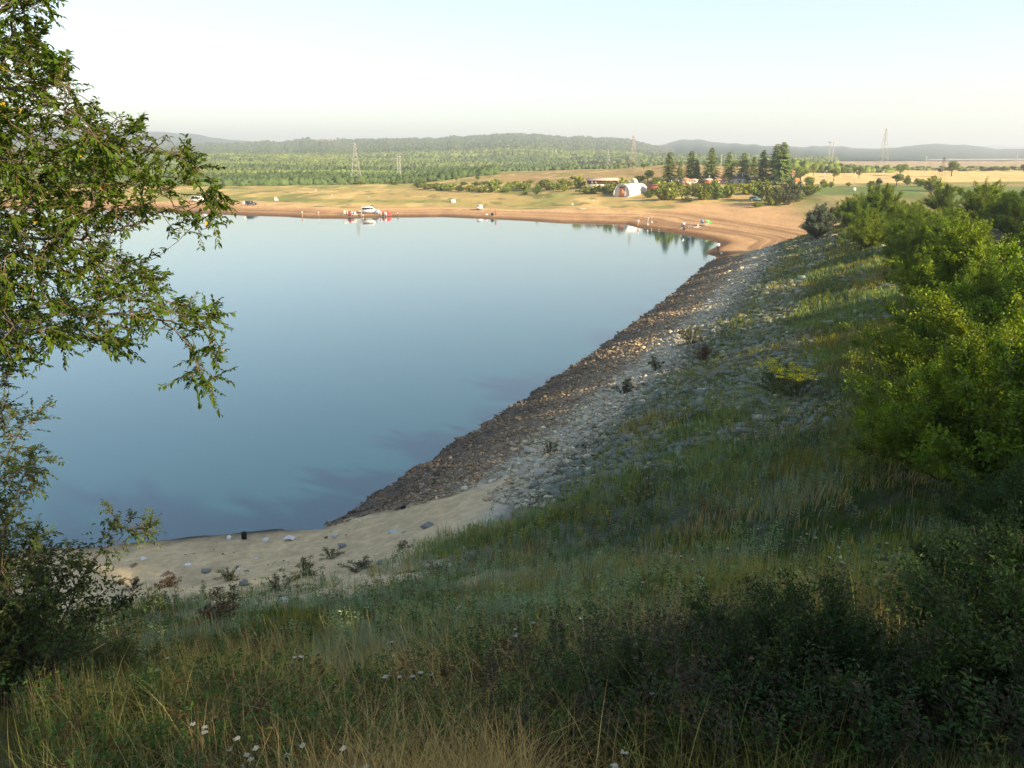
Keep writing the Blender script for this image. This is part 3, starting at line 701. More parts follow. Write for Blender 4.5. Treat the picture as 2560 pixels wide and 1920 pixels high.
bush('d', 23.6, 7.5, 1.2, 1.1, 'low round bush just beyond the big nearest bush, beside the stones')
bush('b', 33, 3, 2.0, (1.1, 1.1, .95), 'tall dense bush rising behind the nearest bush at the right edge')
CR = 'sunlit leafy bush among others on the dam crest'
for k, (kd, s, t, sc) in enumerate([('c', 29, 9.5, 1.0), ('e', 36, 10, .95), ('a', 26.2, 12.5, .9), ('b', 31, 17, 1.0), ('c', 25.8, 17.5, 1.1), ('e', 38, 21, 1.0), ('a', 25.2, 22, .8),
                                    ('b', 40, 31, .98), ('d', 25, -7, 1.5), ('c', 28, 4, 1.15), ('c', 26, 35, .95), ('b', 37, 37, 1.0), ('a', 25.2, 38, .9), ('e', 41, 42, 1.0), ('d', 24, 35.5, 1.0),
                                    ('b', 42, 51, 1.0), ('a', 25, 51, .9), ('c', 27, 54, .8), ('e', 42, 62, .95), ('a', 25.5, 65, .8), ('b', 40, 69, 1.0), ('c', 26, 76, .7),
                                    ('e', 42, 76, .9), ('b', 40, 84, .9), ('a', 26, 86, .6), ('c', 36, 94, 1.1), ('a', 24, 99, .6), ('b', 33, 107, .8), ('b', 43, 16, 1.0), ('e', 47, 28, .95), ('c', 46, 40, 1.2), ('e', 49, 54, .9), ('b', 42, 4, 1.1), ('e', 50, 12, 1.1),
                                    ('a', 24, -6.3, .82), ('a', 21.5, 61, .75), ('c', 21, 70, .85), ('b', 23, 79, .85), ('c', 20.5, 93, .95), ('b', 24, 95, .85), ('a', 20.5, 102, .95), ('c', 23, 110, 1.05), ('b', 33.5, 30, .8), ('e', 35, 44, .72), ('b', 34, 49.5, .78), ('b', 34, 57, .78), ('e', 36, 64, .7), ('b', 35, 72, .75), ('c', 34, 26, .95), ('c', 33, 79, .9), ('e', 39, 84, .7)]):
    bush(kd, s, t, k * 1.7, sc * (1 + .06 * math.sin(k * 2.3)), CR if t > 0 else 'shaded bush low at the right edge, in front of the big lit bush' if kd == 'a' else 'rounded shaded bush below the tall dense bush at the right edge')
mw_ = shrub(9, 4.2, 2.4, 70, .17, (.17, .21, .13), per=24, shoots=26, wl=.3)
p = at(2045, 598); shrub_thing('willow_bush', mw_, 'silvery grey-green willow bush in shade at far end of dam slope', 'bush', (p.x, p.y, p.z), .4, 1.0)

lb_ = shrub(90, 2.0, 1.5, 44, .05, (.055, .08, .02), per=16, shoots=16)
lo_ = None
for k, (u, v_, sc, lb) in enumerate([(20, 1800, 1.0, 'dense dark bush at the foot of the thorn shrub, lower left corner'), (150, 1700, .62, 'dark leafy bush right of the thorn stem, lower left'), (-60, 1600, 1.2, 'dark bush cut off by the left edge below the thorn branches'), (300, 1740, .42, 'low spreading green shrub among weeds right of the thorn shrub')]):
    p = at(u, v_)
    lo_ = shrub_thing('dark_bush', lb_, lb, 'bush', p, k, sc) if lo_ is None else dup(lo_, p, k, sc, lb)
# ------------------------------------------------------------------ rocks
import bmesh
def rock_mesh(seed, flat=.42):
    rg = np.random.default_rng(seed); bm = bmesh.new()
    d = nrm(rg.normal(0, 1, (11, 3))); d *= rg.uniform(.85, 1.2, (11, 1)); d *= np.array([1, rg.uniform(.55, .85), flat * rg.uniform(.8, 1.2)])
    for p in d: bm.verts.new(p)
    r = bmesh.ops.convex_hull(bm, input=bm.verts)
    bmesh.ops.delete(bm, geom=[g for g in r['geom_interior'] if isinstance(g, bmesh.types.BMVert)], context='VERTS')
    bmesh.ops.recalc_face_normals(bm, faces=bm.faces)
    bm.verts.index_update(); V = np.array([v.co[:] for v in bm.verts]); T = np.array([[v.index for v in f.verts] for f in bm.faces if len(f.verts) == 3]); bm.free()
    return V * .5, T
RK = [rock_mesh(100 + k) for k in range(12)]
def scatter(protos, P, S, rz, tilt, C, seed):
    rg = np.random.default_rng(seed); V, T, CC = [], [], []; o = 0
    kind = rg.integers(0, len(protos), len(P))
    for k, (pv, pt) in enumerate(protos):
        m = np.where(kind == k)[0]
        if not len(m): continue
        a = rz[m][:, None]; ca, sa = np.cos(a), np.sin(a); b = tilt[m][:, None]; cb, sb = np.cos(b), np.sin(b)
        x = pv[None, :, 0] * S[m][:, None]; y = pv[None, :, 1] * S[m][:, None]; z = pv[None, :, 2] * S[m][:, None]
        y2 = y * cb - z * sb; z2 = y * sb + z * cb
        v = np.stack([x * ca - y2 * sa, x * sa + y2 * ca, z2], -1) + P[m][:, None]
        V.append(v.reshape(-1, 3)); T.append((pt[None] + (np.arange(len(m)) * len(pv))[:, None, None]).reshape(-1, 3) + o); o += len(m) * len(pv)
        CC.append(np.repeat(C[m], len(pv), 0))
    return np.concatenate(V), np.concatenate(T), np.concatenate(CC)
def rock_col(s, rg, t=None):
    n = len(s); c = np.tile(np.array([.18, .15, .115]), (n, 1))
    c = mixc(c, (.36, .285, .195), sm(1.6, 5.0, s + rg.normal(0, 1, n))); c = mixc(c, (.47, .44, .35), sm(5.6, 7.6, s + rg.normal(0, .8, n)))
    c = mixc(c, (.215, .23, .18), sm(9.0, 11.2, s + rg.normal(0, 1, n)))
    g = rg.random(n); c[g < .06] *= 1.7; c[g > .9] *= .6; k = (g > .5) & (g < .56); c[k] = c[k] * np.array([1.15, .9, .75])
    return np.clip(c * rg.uniform(.75, 1.28, (n, 1)), 0, .75)
M_rock = mat("riprap_rock", (1.12, 1.06, .92), .9, attr=True, nscale=9, namt=.3, bump=.7, bscale=22, spec=.15)
rg = np.random.default_rng(77)
def slope_patch(x, y):
    s, t = dam_st(x, y); w = np.exp(-((s - 19.6 + .16 * t) / 1.7) ** 2) * sm(-1, 2, t) * (1 - sm(27, 33, t)) + .8 * np.exp(-((s - 14 - .03 * t) / 1.5) ** 2) * sm(8, 14, t)
    return fbm(x * .22, y * .16, 14, 3) - .45 * w * (.35 + vnoise(x * .45, y * .35, 16))
N = 150000
t = -6 + 116 * rg.random(N) ** 1.45; s = rg.uniform(-.25, 23, N)
x, y = dam_xy(s, t); q = hill_q(x, y); dzz = .35 * s; hz = np.interp(q, QX, QZ); sp = slope_patch(x, y)
r = np.hypot(x, y)
keep = (dzz > hz - .18 + .5 * (vnoise(x, y, 5) - .5)) & (t > -1.5 + 1.0 * np.sin(s)) & ~((s < 8) & (t < .3 + 1.5 * (vnoise(x * .5, y * .5, 3) - .5) + .42 * np.maximum(0, s - 3)))
veg = sm(.40, .54, sp + .016 * (s - 14)) * sm(10, 15, s)
veg = np.maximum(veg, sm(7.4, 10.6, q - .45 * np.maximum(x, 0)) * (s > 7) * .93); keep &= rg.random(N) > veg * .9; keep &= (y < 134)
keep &= rg.random(N) < np.clip(1.15 - r / 150, .25, 1)
x, y, s, t, r = [k[keep] for k in (x, y, s, t, r)]
n = len(x); S = np.exp(rg.normal(math.log(.175), .5, n)); S *= np.where(s < 7, .55, np.where(s < 11, .7, .9)) * (1 + .5 * (s > 11) * rg.random(n)); S = np.clip(S, .07, .8) * np.clip(.9 + r / 160, 1, 1.6)
z = terr(x, y); P = np.stack([x, y, z + S * .10], -1); rz = rg.uniform(0, 6.28, n); tl = rg.normal(0, .35, n)
C = rock_col(s, rg)
# sand-side boulders
order = np.argsort(-S / r); top = order[:280]; rest = order[280:]
v, t3, cc = scatter(RK, P[rest], S[rest], rz[rest], tl[rest], C[rest], 1)
o = link("riprap", new_mesh("riprap", v, None, t3, col=cc), M_rock, kind='stuff'); tag(o, 'layer of loose broken grey and brown rock facing the dam slope', 'rocks')
RM = [new_mesh("rock", pv, None, pt, col=np.ones((len(pv), 3))) for pv, pt in RK]
M_rs = [mat("rock_" + nm, c, .9, nscale=9, namt=.3, bump=.7, bscale=22, spec=.15) for nm, c in (('brown', (.18, .15, .115)), ('tan', (.30, .24, .175)), ('pale', (.45, .42, .34)), ('bluegrey', (.21, .225, .18)))]
LB = ['dark brown rock lying in the wet band near the waterline', 'brownish rock on the lower dam slope', 'pale bleached rock in the light band along the dam', 'blue-grey rock on the upper dam slope']
RMM = {}
for k, i in enumerate(top):
    zi = 0 if s[i] < 2.8 else 1 if s[i] < 6.4 else 2 if s[i] < 10 else 3; j = k % 12
    if (j, zi) not in RMM:
        m = RM[j].copy(); m.materials.clear(); m.materials.append(M_rs[zi]); RMM[(j, zi)] = m
    o = link('rock', RMM[(j, zi)]); o.location = P[i]; o.scale = (S[i],) * 3; o.rotation_euler = (tl[i], 0, rz[i])
    tag(o, LB[zi], 'rock', ['dark rocks by the waterline', 'brown rocks of the lower slope', 'pale rocks of the light band', 'blue-grey rocks of the upper slope'][zi])
xp = rg.uniform(-26, 0, 2600); yp = rg.uniform(24, 33, 2600); qp = hill_q(xp, yp); kp = (qp > .1) & (qp < 9.5) & (rg.random(2600) < .25 + .75 * (np.abs(qp - 5.5 - 1.2 * vnoise(xp * .3, yp * 0, 2)) < .8)) & (.35 * dam_st(xp, yp)[0] < np.interp(qp, QX, QZ) + .6)
xp, yp = xp[kp], yp[kp]; n = len(xp); Sp = np.exp(rg.normal(math.log(.045), .5, n)); Cp = np.tile(np.array([.30, .25, .17]), (n, 1)) * rg.uniform(.3, 1.7, (n, 1)); Cp[rg.random(n) < .08] = .62; Cp[rg.random(n) < .3] = np.array([.10, .085, .06])
v, t3, cc = scatter(RK, np.stack([xp, yp, terr(xp, yp) + Sp * .1], -1), Sp, rg.uniform(0, 6.28, n), rg.normal(0, .3, n), Cp, 5)
tag(link("pebbles", new_mesh("pebbles", v, None, t3, col=cc), M_rock, kind='stuff'), 'small pebbles and washed-up debris scattered over the sand', 'pebbles')
# single stones and litter on the sand (source-pixel place, size px, flatness, colour, label)
M_white = mat("pale_stone", (.55, .55, .52), .8, nscale=8, namt=.2); M_bag = mat("white_plastic", (.8, .8, .8), .4); M_black = mat("dark_plastic", (.015, .015, .02), .5)
M_blue = mat("blue_plastic", (.08, .22, .45), .4); M_sgrey = mat("grey_stone", (.23, .24, .22), .9, nscale=8, namt=.3, bump=.5)
st_l = [(1063, 1318, 46, .5, 'g', 'large flat grey-green boulder where the rocks meet the sand'),
        (985, 1331, 34, .3, 'w', 'long pale slab lying on sand left of the large grey-green boulder'), (1010, 1330, 16, .4, 'w', 'small pale stone touching the right end of the long pale slab'),
        (835, 1341, 26, .35, 'w', 'flat white stone on sand beside a small brown stone'), (815, 1345, 15, .5, 'b', 'small brown stone beside the flat white stone on the sand'),
        (855, 1367, 32, .35, 'g2', 'flat greenish stone half buried in the middle of the sand'), (932, 1373, 11, .5, 'w', 'tiny white stone on the sand beside a low brown pebble'),
        (953, 1411, 26, .8, 'g2', 'rounded grey stone at the grassy edge of the sand'), (840, 1435, 9, .4, 'w', 'tiny white stone beside a grass tuft on the sand ledge'),
        (609, 1462, 26, .7, 'g2', 'upright pale grey stone standing at the lower edge of the sand'), (514, 1430, 32, .3, 'g', 'low wedge of dark grey stone buried in left part of sand'),
        (418, 1435, 36, .15, 'g', 'long flat dark slab in the left part of the sand'), (335, 1416, 24, .3, 'b', 'brown flattened lump on the sand near the thorn shrub'),
        (712, 1502, 28, .5, 'w', 'pale stone among grey weeds below the sand'), (635, 1645, 26, .4, 'b', 'brown flat stone on the weedy slope, lower left'),
        (1430, 1140, 0, 0, '', '')]
mc = {'w': M_white, 'g': M_sgrey, 'g2': M_sgrey, 'b': M_rs[0]}
for k, (u, v_, px, fl, cl, lb) in enumerate(st_l):
    if not px: continue
    p = at(u, v_); w = px / FPX * math.hypot(p.x, p.y) * 1.1; pv, pt = rock_mesh(300 + k, fl)
    o = link('stone', new_mesh('stone', pv * w, None, pt), mc[cl]); o.location = (p.x, p.y, p.z + w * fl * .2); o.rotation_euler = (0, 0, k * .4 if k else .2)
    tag(o, lb, 'stone')
def crumple(seed, w, h):
    rg = np.random.default_rng(seed); d = nrm(rg.normal(0, 1, (40, 3))) * rg.uniform(.5, 1, (40, 1)) * np.array([w / 2, w / 3, h]); d[:, 2] = np.abs(d[:, 2])
    bm = bmesh.new(); [bm.verts.new(p) for p in d]; r = bmesh.ops.convex_hull(bm, input=bm.verts)
    bmesh.ops.delete(bm, geom=[g for g in r['geom_interior'] if isinstance(g, bmesh.types.BMVert)], context='VERTS')
    bmesh.ops.subdivide_edges(bm, edges=bm.edges, cuts=1)
    for v in bm.verts: v.co += Vector(rg.normal(0, w * .05, 3))
    me = bpy.data.meshes.new('bag'); bm.to_mesh(me); bm.free(); return me
for k, (u, v_, px, m_, lb) in enumerate([(727, 1349, 30, M_bag, 'crumpled white plastic bag on the sand near the waterline'), (665, 1351, 18, M_bag, 'flattened white plastic bag at the waterline beside a black scrap'),
                                     (573, 1346, 17, M_bag, 'white bag lying at the edge of the water'), (359, 1400, 20, M_bag, 'white torn bag on the sand beside the thorn shrub branches'),
                                     (470, 1414, 18, M_bag, 'thin white rag on the left part of the sand'), (597, 1424, 15, M_bag, 'small white scrap above the grass tuft on the sand'), (640, 1398, 9, M_bag, 'tiny white scrap in the middle of the sand'),
                                     (900, 1303, 9, M_bag, 'white scrap on dark rocks beside the sand'), (1008, 1270, 20, M_black, 'dark blue bundle lying on rocks above the sand'),
                                     (1826, 828, 12, M_blue, 'crumpled blue bag in the weeds of the dam slope'), (1598, 828, 9, M_bag, 'white scrap on the dark lower stones of the dam'), (2365, 1090, 9, M_bag, 'white scrap caught in the base of the big bush')]):
    p = at(u, v_); w = px / FPX * math.hypot(p.x, p.y); o = link('plastic_bag' if m_ is not M_black else 'bundle', crumple(k, w * 1.2, w * .45), m_); o.location = p; o.rotation_euler = (0, 0, k)
    tag(o, lb, 'bag' if m_ is not M_black else 'bundle')
p = at(611, 1347); tag(MB().lathe([(.0, 0), (.11, 0), (.13, .28), (.12, .3), (.10, .29), (.09, .05)], 10).build('bucket', M_black, None, loc=(p.x, p.y, p.z)), 'small black bucket standing at the edge of the water', 'bucket')

# ------------------------------------------------------------------ grass and weeds
def blades(P, H, Wd, rz, lean, C, seed, segs=3):
    rg = np.random.default_rng(seed); n = len(P); d = np.stack([np.cos(rz), np.sin(rz), 0 * rz], -1); sd_ = np.stack([-np.sin(rz), np.cos(rz), 0 * rz], -1)
    V = []; tt = np.linspace(0, 1, segs + 1)
    for k, a in enumerate(tt[:-1]):
        c = P + d * (lean * H * a ** 1.8)[:, None] + np.array([0, 0, 1.]) * (H * a * (1 - .22 * lean * a))[:, None]; w = Wd * (1 - a * .7) * .5
        V += [c - sd_ * w[:, None], c + sd_ * w[:, None]]
    V.append(P + d * (lean * H)[:, None] + np.array([0, 0, 1.]) * (H * (1 - .3 * lean))[:, None])
    m = 2 * segs + 1; V = np.stack(V, 1).reshape(-1, 3); i = (np.arange(n) * m)[:, None]
    Q = np.concatenate([np.stack([i[:, 0] + 2 * k, i[:, 0] + 2 * k + 1, i[:, 0] + 2 * k + 3, i[:, 0] + 2 * k + 2], -1) for k in range(segs - 1)]); k = segs - 1
    T = np.stack([i[:, 0] + 2 * k, i[:, 0] + 2 * k + 1, i[:, 0] + 2 * k + 2], -1)
    return V, Q, T, np.repeat(C, m, 0)
M_grass = mat("grass_blade", (1.3, 1.26, .95), .75, attr=True, transl=.2, spec=.15)
def veg_density(x, y):
    s, t = dam_st(x, y); q = hill_q(x, y); dz = .35 * s; hz = np.interp(q, QX, QZ); dam = dz > hz
    sp = slope_patch(x, y); dd = sm(10.5, 14, s) * (.36 + .64 * sm(.32, .5, sp + .02 * (s - 14))) ; dd = np.maximum(dd, sm(22, 25, s))
    dd = np.maximum(dd, sm(7.4, 10.6, q - .45 * np.maximum(x, 0) + 1.6 * (fbm(x * .5, y * .5, 15) - .5)) * (s > 7))
    n = fbm(x * .3, y * .3, 12); hd = sm(6.0, 9.5, q - 3.4 * sm(0, -7, x) + 3.6 * (n - .5) * 2); pt = sm(.50, .58, fbm(x * .22, y * .3, 14)) * (1 - sm(17, 24, q)) * (1 - sm(-2, 3, x))
    hd = hd * (1 - .85 * pt) * (1 - .5 * (1 - sm(13, 18, q)) * (1 - sm(-6, -1, x)))
    return np.where(dam, dd, hd), s, t, q, dam
def sample(N, r0, r1, a0, a1, seed, pw=1.0):
    rg = np.random.default_rng(seed); r = r0 * (r1 / r0) ** (rg.random(N) ** pw); a = np.radians(rg.uniform(a0, a1, N)); return np.sin(a) * r, np.cos(a) * r, rg
def grass_layer(name, N, r0, r1, a0, a1, seed, hmul, label, cat, kindf, bl=9, wmin=.006, jitter=.09, pw=1.0):
    x, y, rg = sample(N, r0, r1, a0, a1, seed, pw); d, s, t, q, dam = veg_density(x, y)
    keep = rg.random(N) < d; x, y, s, q, dam = [k[keep] for k in (x, y, s, q, dam)]
    H, C, ok, ln = kindf(x, y, s, q, dam, rg); x, y, H, C, ln = x[ok], y[ok], H[ok], C[ok], ln[ok]; n = len(x); r = np.hypot(x, y)
    X = np.repeat(x, bl) + rg.normal(0, jitter, n * bl) * np.repeat(.6 + r / 25, bl); Y = np.repeat(y, bl) + rg.normal(0, jitter, n * bl) * np.repeat(.6 + r / 25, bl)
    Z = terr(X, Y) - .02; HH = np.repeat(H, bl) * rg.uniform(.45, 1.15, n * bl) * hmul; R = np.hypot(X, Y)
    Wd = np.maximum(wmin, R * .00085) * rg.uniform(.7, 1.4, n * bl); CC = np.repeat(C, bl, 0) * rg.uniform(.7, 1.3, (n * bl, 1))
    V, Q, T, CC = blades(np.stack([X, Y, Z], -1), HH, Wd, rg.uniform(0, 6.28, n * bl), np.abs(rg.normal(0, 1, n * bl)) * .28 * np.repeat(ln, bl) + .04, CC, seed)
    o = link(name, new_mesh(name, V, Q, T, col=CC), M_grass, kind='stuff'); tag(o, label, cat); print(name, len(X)); return o
def k_mixed(x, y, s, q, dam, rg):
    n = len(x); a = fbm(x * .35, y * .35, 51); b = fbm(x * .9, y * .9, 52); c = np.tile(np.array([0.072, 0.109, 0.032]), (n, 1))
    c = mixc(c, (0.162, 0.179, 0.037), sm(.48, .6, b)); c = mixc(c, (0.057, 0.117, 0.021), sm(.52, .64, a)); c = mixc(c, (0.227, 0.198, 0.058), sm(.6, .72, fbm(x * .5, y * .5, 53)))
    c = mixc(c, (0.138, 0.198, 0.084), sm(.54, .62, fbm(x * .28 + 7, y * .28, 54)) * .8); c = mixc(c, (0.138, 0.075, 0.026), (rg.random(n) < .05) * .8)
    r = np.hypot(x, y); c = mixc(c, (.15, .115, .06), (1 - sm(6, 11, r)) * .55 * (x < 2)); pk = ~((r < 7.5) & (x < 1.7) & (x > -2.6) & (rg.random(n) < .8))
    H = .10 + .44 * fbm(x * .45, y * .45, 55) ** 1.8 + .1 * rg.random(n); H = H * np.interp(q, [7, 16, 22, 27], [.42, .75, .95, .72]); H = H * np.where(dam, .8, 1)
    return H, c, pk, np.full(n, 1.0)
def k_dry(x, y, s, q, dam, rg):
    n = len(x); a = fbm(x * .3 + 3, y * .3, 61); ok = (rg.random(n) < sm(.44, .62, a) * .9 + .08); c = np.tile(np.array([0.392, 0.290, 0.152]), (n, 1)); c = mixc(c, (0.261, 0.246, 0.087), sm(.4, .6, fbm(x * .8, y * .8, 62)))
    near = (np.hypot(x, y) < 7.5) & (x < 1.6) & (x > -2.4); ok |= near & (rg.random(n) < .8); return .30 + .33 * rg.random(n), c, ok, np.where(near, 2.2, 1.0)
def k_grey(x, y, s, q, dam, rg):
    n = len(x); a = fbm(x * .28 + 7, y * .28, 54); ok = rg.random(n) < sm(.50, .60, a) + .04; c = np.tile(np.array([0.217, 0.268, 0.217]), (n, 1)); return .30 + .22 * rg.random(n), c, ok, np.full(n, .35)
grass_layer("grass", 36000, 3.2, 42, -37, 37, 201, 1.0, 'mixed dark green and brown grass covering the shaded foreground slope', 'grass', k_mixed, bl=11)
grass_layer("dry_grass", 17000, 3.2, 38, -36, 37, 202, 1.0, 'tall dry straw-coloured grass standing among the green weeds', 'grass', k_dry, bl=7, wmin=.004)
def k_straw(x, y, s, q, dam, rg):
    n = len(x); return .34 + .3 * rg.random(n), np.tile(np.array([.36, .27, .13]), (n, 1)), np.ones(n, bool), np.full(n, 2.3)
grass_layer("straw_grass", 560, 2.6, 3.5, -20, 2, 206, 1.0, 'clump of bent pale straw grass at the bottom edge', 'grass', k_straw, bl=14, wmin=.0035, jitter=.1)
grass_layer("stalks", 3600, 5, 17, 0, 32, 207, 1.0, 'tall yellowish grass stalks standing in the right-hand slope', 'grass', lambda x, y, s, q, dam, rg: (.45 + .4 * rg.random(len(x)), np.tile(np.array([.22, .22, .07]), (len(x), 1)), rg.random(len(x)) < sm(.4, .6, fbm(x * .5, y * .5, 66)), np.full(len(x), .45)), bl=6, wmin=.004, jitter=.12)
grass_layer("grey_weeds", 16000, 7.0, 36, -36, 36, 203, 1.0, 'silvery grey-green weeds in upright spikes on the foreground slope', 'weeds', k_grey, bl=8, wmin=.012, jitter=.13)
def k_slope(x, y, s, q, dam, rg):
    n = len(x); a = fbm(x * .18, y * .12, 71); c = np.tile(np.array([0.094, 0.123, 0.061]), (n, 1)); c = mixc(c, (0.212, 0.198, 0.052), sm(.45, .6, a)); c = mixc(c, (0.162, 0.226, 0.089), sm(.5, .6, fbm(x * .3, y * .3, 73)))
    c = mixc(c, (0.260, 0.226, 0.031), (rg.random(n) < .05) * .8); return .2 + .36 * rg.random(n), c, s > 6, np.full(n, .9)
grass_layer("slope_grass", 34000, 24, 150, -8, 30, 204, 1.0, 'grey-green grass and weeds growing through rock on the dam slope', 'grass', k_slope, bl=9, wmin=.01, jitter=.14)
# broad-leaved weeds
def weed_layer(name, N, r0, r1, a0, a1, seed, lab, cols, hh, leaf, dens, nl=26, sel=None):
    x, y, rg = sample(N, r0, r1, a0, a1, seed); d, s, t, q, dam = veg_density(x, y); ok = (rg.random(N) < d) & (rg.random(N) < dens(x, y))
    if sel is not None: ok &= sel(x, y, s, t, q)
    x, y = x[ok], y[ok]; n = len(x); r = np.hypot(x, y); z = terr(x, y); H = hh * rg.uniform(.5, 1.25, n)
    tau = rg.random((n, nl)) ** .8; ang = rg.uniform(0, 6.28, (n, nl)); tl = rg.normal(0, .16, (n, 2))
    rad = (.02 + .09 * H[:, None] * (1.2 - tau)) * 1.0
    P = np.stack([x[:, None] + tl[:, :1] * H[:, None] * tau + np.cos(ang) * rad * .5, y[:, None] + tl[:, 1:] * H[:, None] * tau + np.sin(ang) * rad * .5, z[:, None] + H[:, None] * tau], -1).reshape(-1, 3)
    D = np.stack([np.cos(ang), np.sin(ang), .5 + 0 * ang], -1).reshape(-1, 3) + rg.normal(0, .25, (n * nl, 3)); L = leaf * rg.uniform(.6, 1.4, n * nl) * np.repeat(1 + r / 30, nl)
    v, t3 = leaf_geo(P, D, np.array([0, 0, 1.]) + rg.normal(0, .4, (n * nl, 3)), L, L * .38)
    ci = rg.integers(0, len(cols), n); C = np.repeat(np.repeat(np.array(cols)[ci] * rg.uniform(.75, 1.3, (n, 1)), nl, 0) * rg.uniform(.8, 1.2, (n * nl, 1)), 4, 0)
    o = link(name, new_mesh(name, v, None, t3, col=C), M_leaf, kind='stuff'); tag(o, lab, 'weeds'); print(name, n)
weed_layer('weeds', 9000, 3.4, 34, -36, 37, 301, 'leafy green weeds spread over the shaded foreground slope', [(0.081, 0.160, 0.023), (0.097, 0.142, 0.031), (0.057, 0.133, 0.021), (0.162, 0.160, 0.031), (0.138, 0.085, 0.026)], .40, .032, lambda x, y: sm(.40, .6, fbm(x * .4, y * .4, 88)), nl=44)
weed_layer('grey_herbs', 3600, 8, 34, -34, 36, 302, 'grey-green wormwood-like herbs in clumps across the slope', [(0.227, 0.320, 0.130), (0.162, 0.255, 0.089), (0.260, 0.339, 0.156)], .5, .035, lambda x, y: sm(.46, .58, fbm(x * .28 + 7, y * .28, 54)) + .25 * sm(-1, 3, x) * sm(30, 14, np.hypot(x, y)), nl=34)
weed_layer('slope_weeds', 5200, 22, 130, -6, 29, 303, 'small mixed weeds dotted between rocks of the dam slope', [(0.147, 0.208, 0.031), (0.195, 0.189, 0.037), (0.114, 0.170, 0.047), (0.276, 0.264, 0.031)], .6, .04, lambda x, y: .75 + 0 * x, nl=26, sel=lambda x, y, s, t, q: s > 8)
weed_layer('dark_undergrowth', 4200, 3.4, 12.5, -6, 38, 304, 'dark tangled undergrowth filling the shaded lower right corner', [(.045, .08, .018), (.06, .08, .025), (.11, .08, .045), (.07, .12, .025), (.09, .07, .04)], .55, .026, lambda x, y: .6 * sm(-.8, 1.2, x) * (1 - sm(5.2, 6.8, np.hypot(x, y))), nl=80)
# tufts at the upper edge of the pale band and on the sand: one thing each
tm = [shrub(40 + k, .55, .42, 16, .05, c, per=9, shoots=8, wl=.3, upright=1.0) for k, c in enumerate([(.11, .115, .03), (.07, .085, .03), (.14, .085, .03)])]
tuft = [(1377, 1133, 'yellow-green weed tuft at the rock band, highest of the nearer ones', 0, 1), (1725, 860, 'bright yellow-green tall weed tuft standing at edge of pale band', 0, 2.4), (1757, 903, 'rusty brown weed tuft just below the bright tall one', 2, 1.8),
        (1560, 985, 'dark green weed tuft rooted at the edge of the pale rocks', 1, 1.6), (1640, 925, 'small green weed tuft between the rusty tuft and the pale band', 1, 1.5), (1635, 925, '', 0, 0), (2095, 668, '', 0, 0)]
kin = {}
for (u, v_, lb, k, sc) in tuft:
    if not sc: continue
    p = at(u, v_)
    kin[k] = shrub_thing('weed_tuft', tm[k], lb, 'weed', p, u, sc, 'weed tufts along the pale band of rock') if k not in kin else dup(kin[k], p, u, sc, lb)
for (u, v_, lb, k, sc) in [(330, 1472, 'brown-green weed clump on the sand nearest the thorn shrub', 1, 1.5), (418, 1468, 'grassy weed clump with brown stems, second from left on sand', 2, 1.9), (300, 1458, 'small bright yellow-green weed on the left of the sand', 0, .9),
                           (575, 1448, 'bushy green weed clump left of the upright pale stone', 0, 1.7), (760, 1440, 'dense dark green weed mat at the edge of the sand ledge', 0, 2.2), (900, 1425, 'olive weed clump spreading along the sand ledge beside the rounded grey stone', 1, 2.0),
                           (830, 1395, 'low green weed mat in the middle of the sand', 0, 1.5), (1010, 1370, 'small dark weed below the long pale slab', 1, 1.0), (700, 1475, 'olive weed clump right of the upright pale stone', 0, 1.8), (560, 1560, 'tall rusty olive plant clump on the slope below the sand', 2, 2.6)]:
    p = at(u, v_); sc *= .62; dup(kin[k], p, u, (sc * 1.3, sc * 1.3, sc * .6), lb, 'weed clumps on the sand')
# yellow flowering clumps on the slope
ym = shrub(60, .9, .7, 22, .05, (.10, .12, .04), per=12, shoots=9, upright=1.0, wl=.3); yf = shrub(61, .95, .72, 26, .05, (.50, .44, .02), per=8, shoots=5, upright=1.2, wl=.9)[0]
co = np.zeros(len(yf.vertices) * 3, np.float32); yf.vertices.foreach_get('co', co); co = co.reshape(-1, 3); co[:, 2] = .6 + co[:, 2] * .42; yf.vertices.foreach_set('co', co.ravel())
for k, (u, v_, sc, lb) in enumerate([(1945, 985, 1.5, 'clump of yellow-flowering weed on the slope, the larger left one'), (1990, 1000, 1.35, 'clump of yellow-flowering weed on the slope, the lower right one')]):
    p = at(u, v_)
    if k == 0: yo = shrub_thing('flowering_weed', ym, lb, 'flower', p, 0, sc, 'yellow-flowering clumps'); link('blossom', yf, M_leaf, yo)
    else: dup(yo, p, 2, sc, lb)
# white umbel flowers, one thing each
M_stem = mat("flower_stem", (.07, .085, .035), .8); M_umb = mat("umbel", (.38, .37, .27), .8, nscale=60, namt=.25)
def yarrow(seed, h):
    rg = random.Random(seed); m = MB(); tipx, tipy = rg.uniform(-.06, .06), rg.uniform(-.06, .06)
    m.tube([(0, 0, -.03), (tipx * .4, tipy * .4, h * .5), (tipx, tipy, h)], [.004, .003, .0025], 4, False)
    f = MB()
    for k in range(16):
        a = rg.uniform(0, 6.28); r = .018 * math.sqrt(rg.random()); x, y = tipx + r * math.cos(a), tipy + r * math.sin(a)
        m.tube([(tipx, tipy, h - .045), (x, y, h)], [.0015, .001], 3, False)
        f.lathe([(.001, h - .006), (.0075, h + .002), (.006, h + .005), (.001, h + .007)], 6, (x, y, 0))
    return m.mesh('stem'), f.mesh('flower_head')
ys = [yarrow(k, h) for k, h in enumerate((.45, .55, .65))]
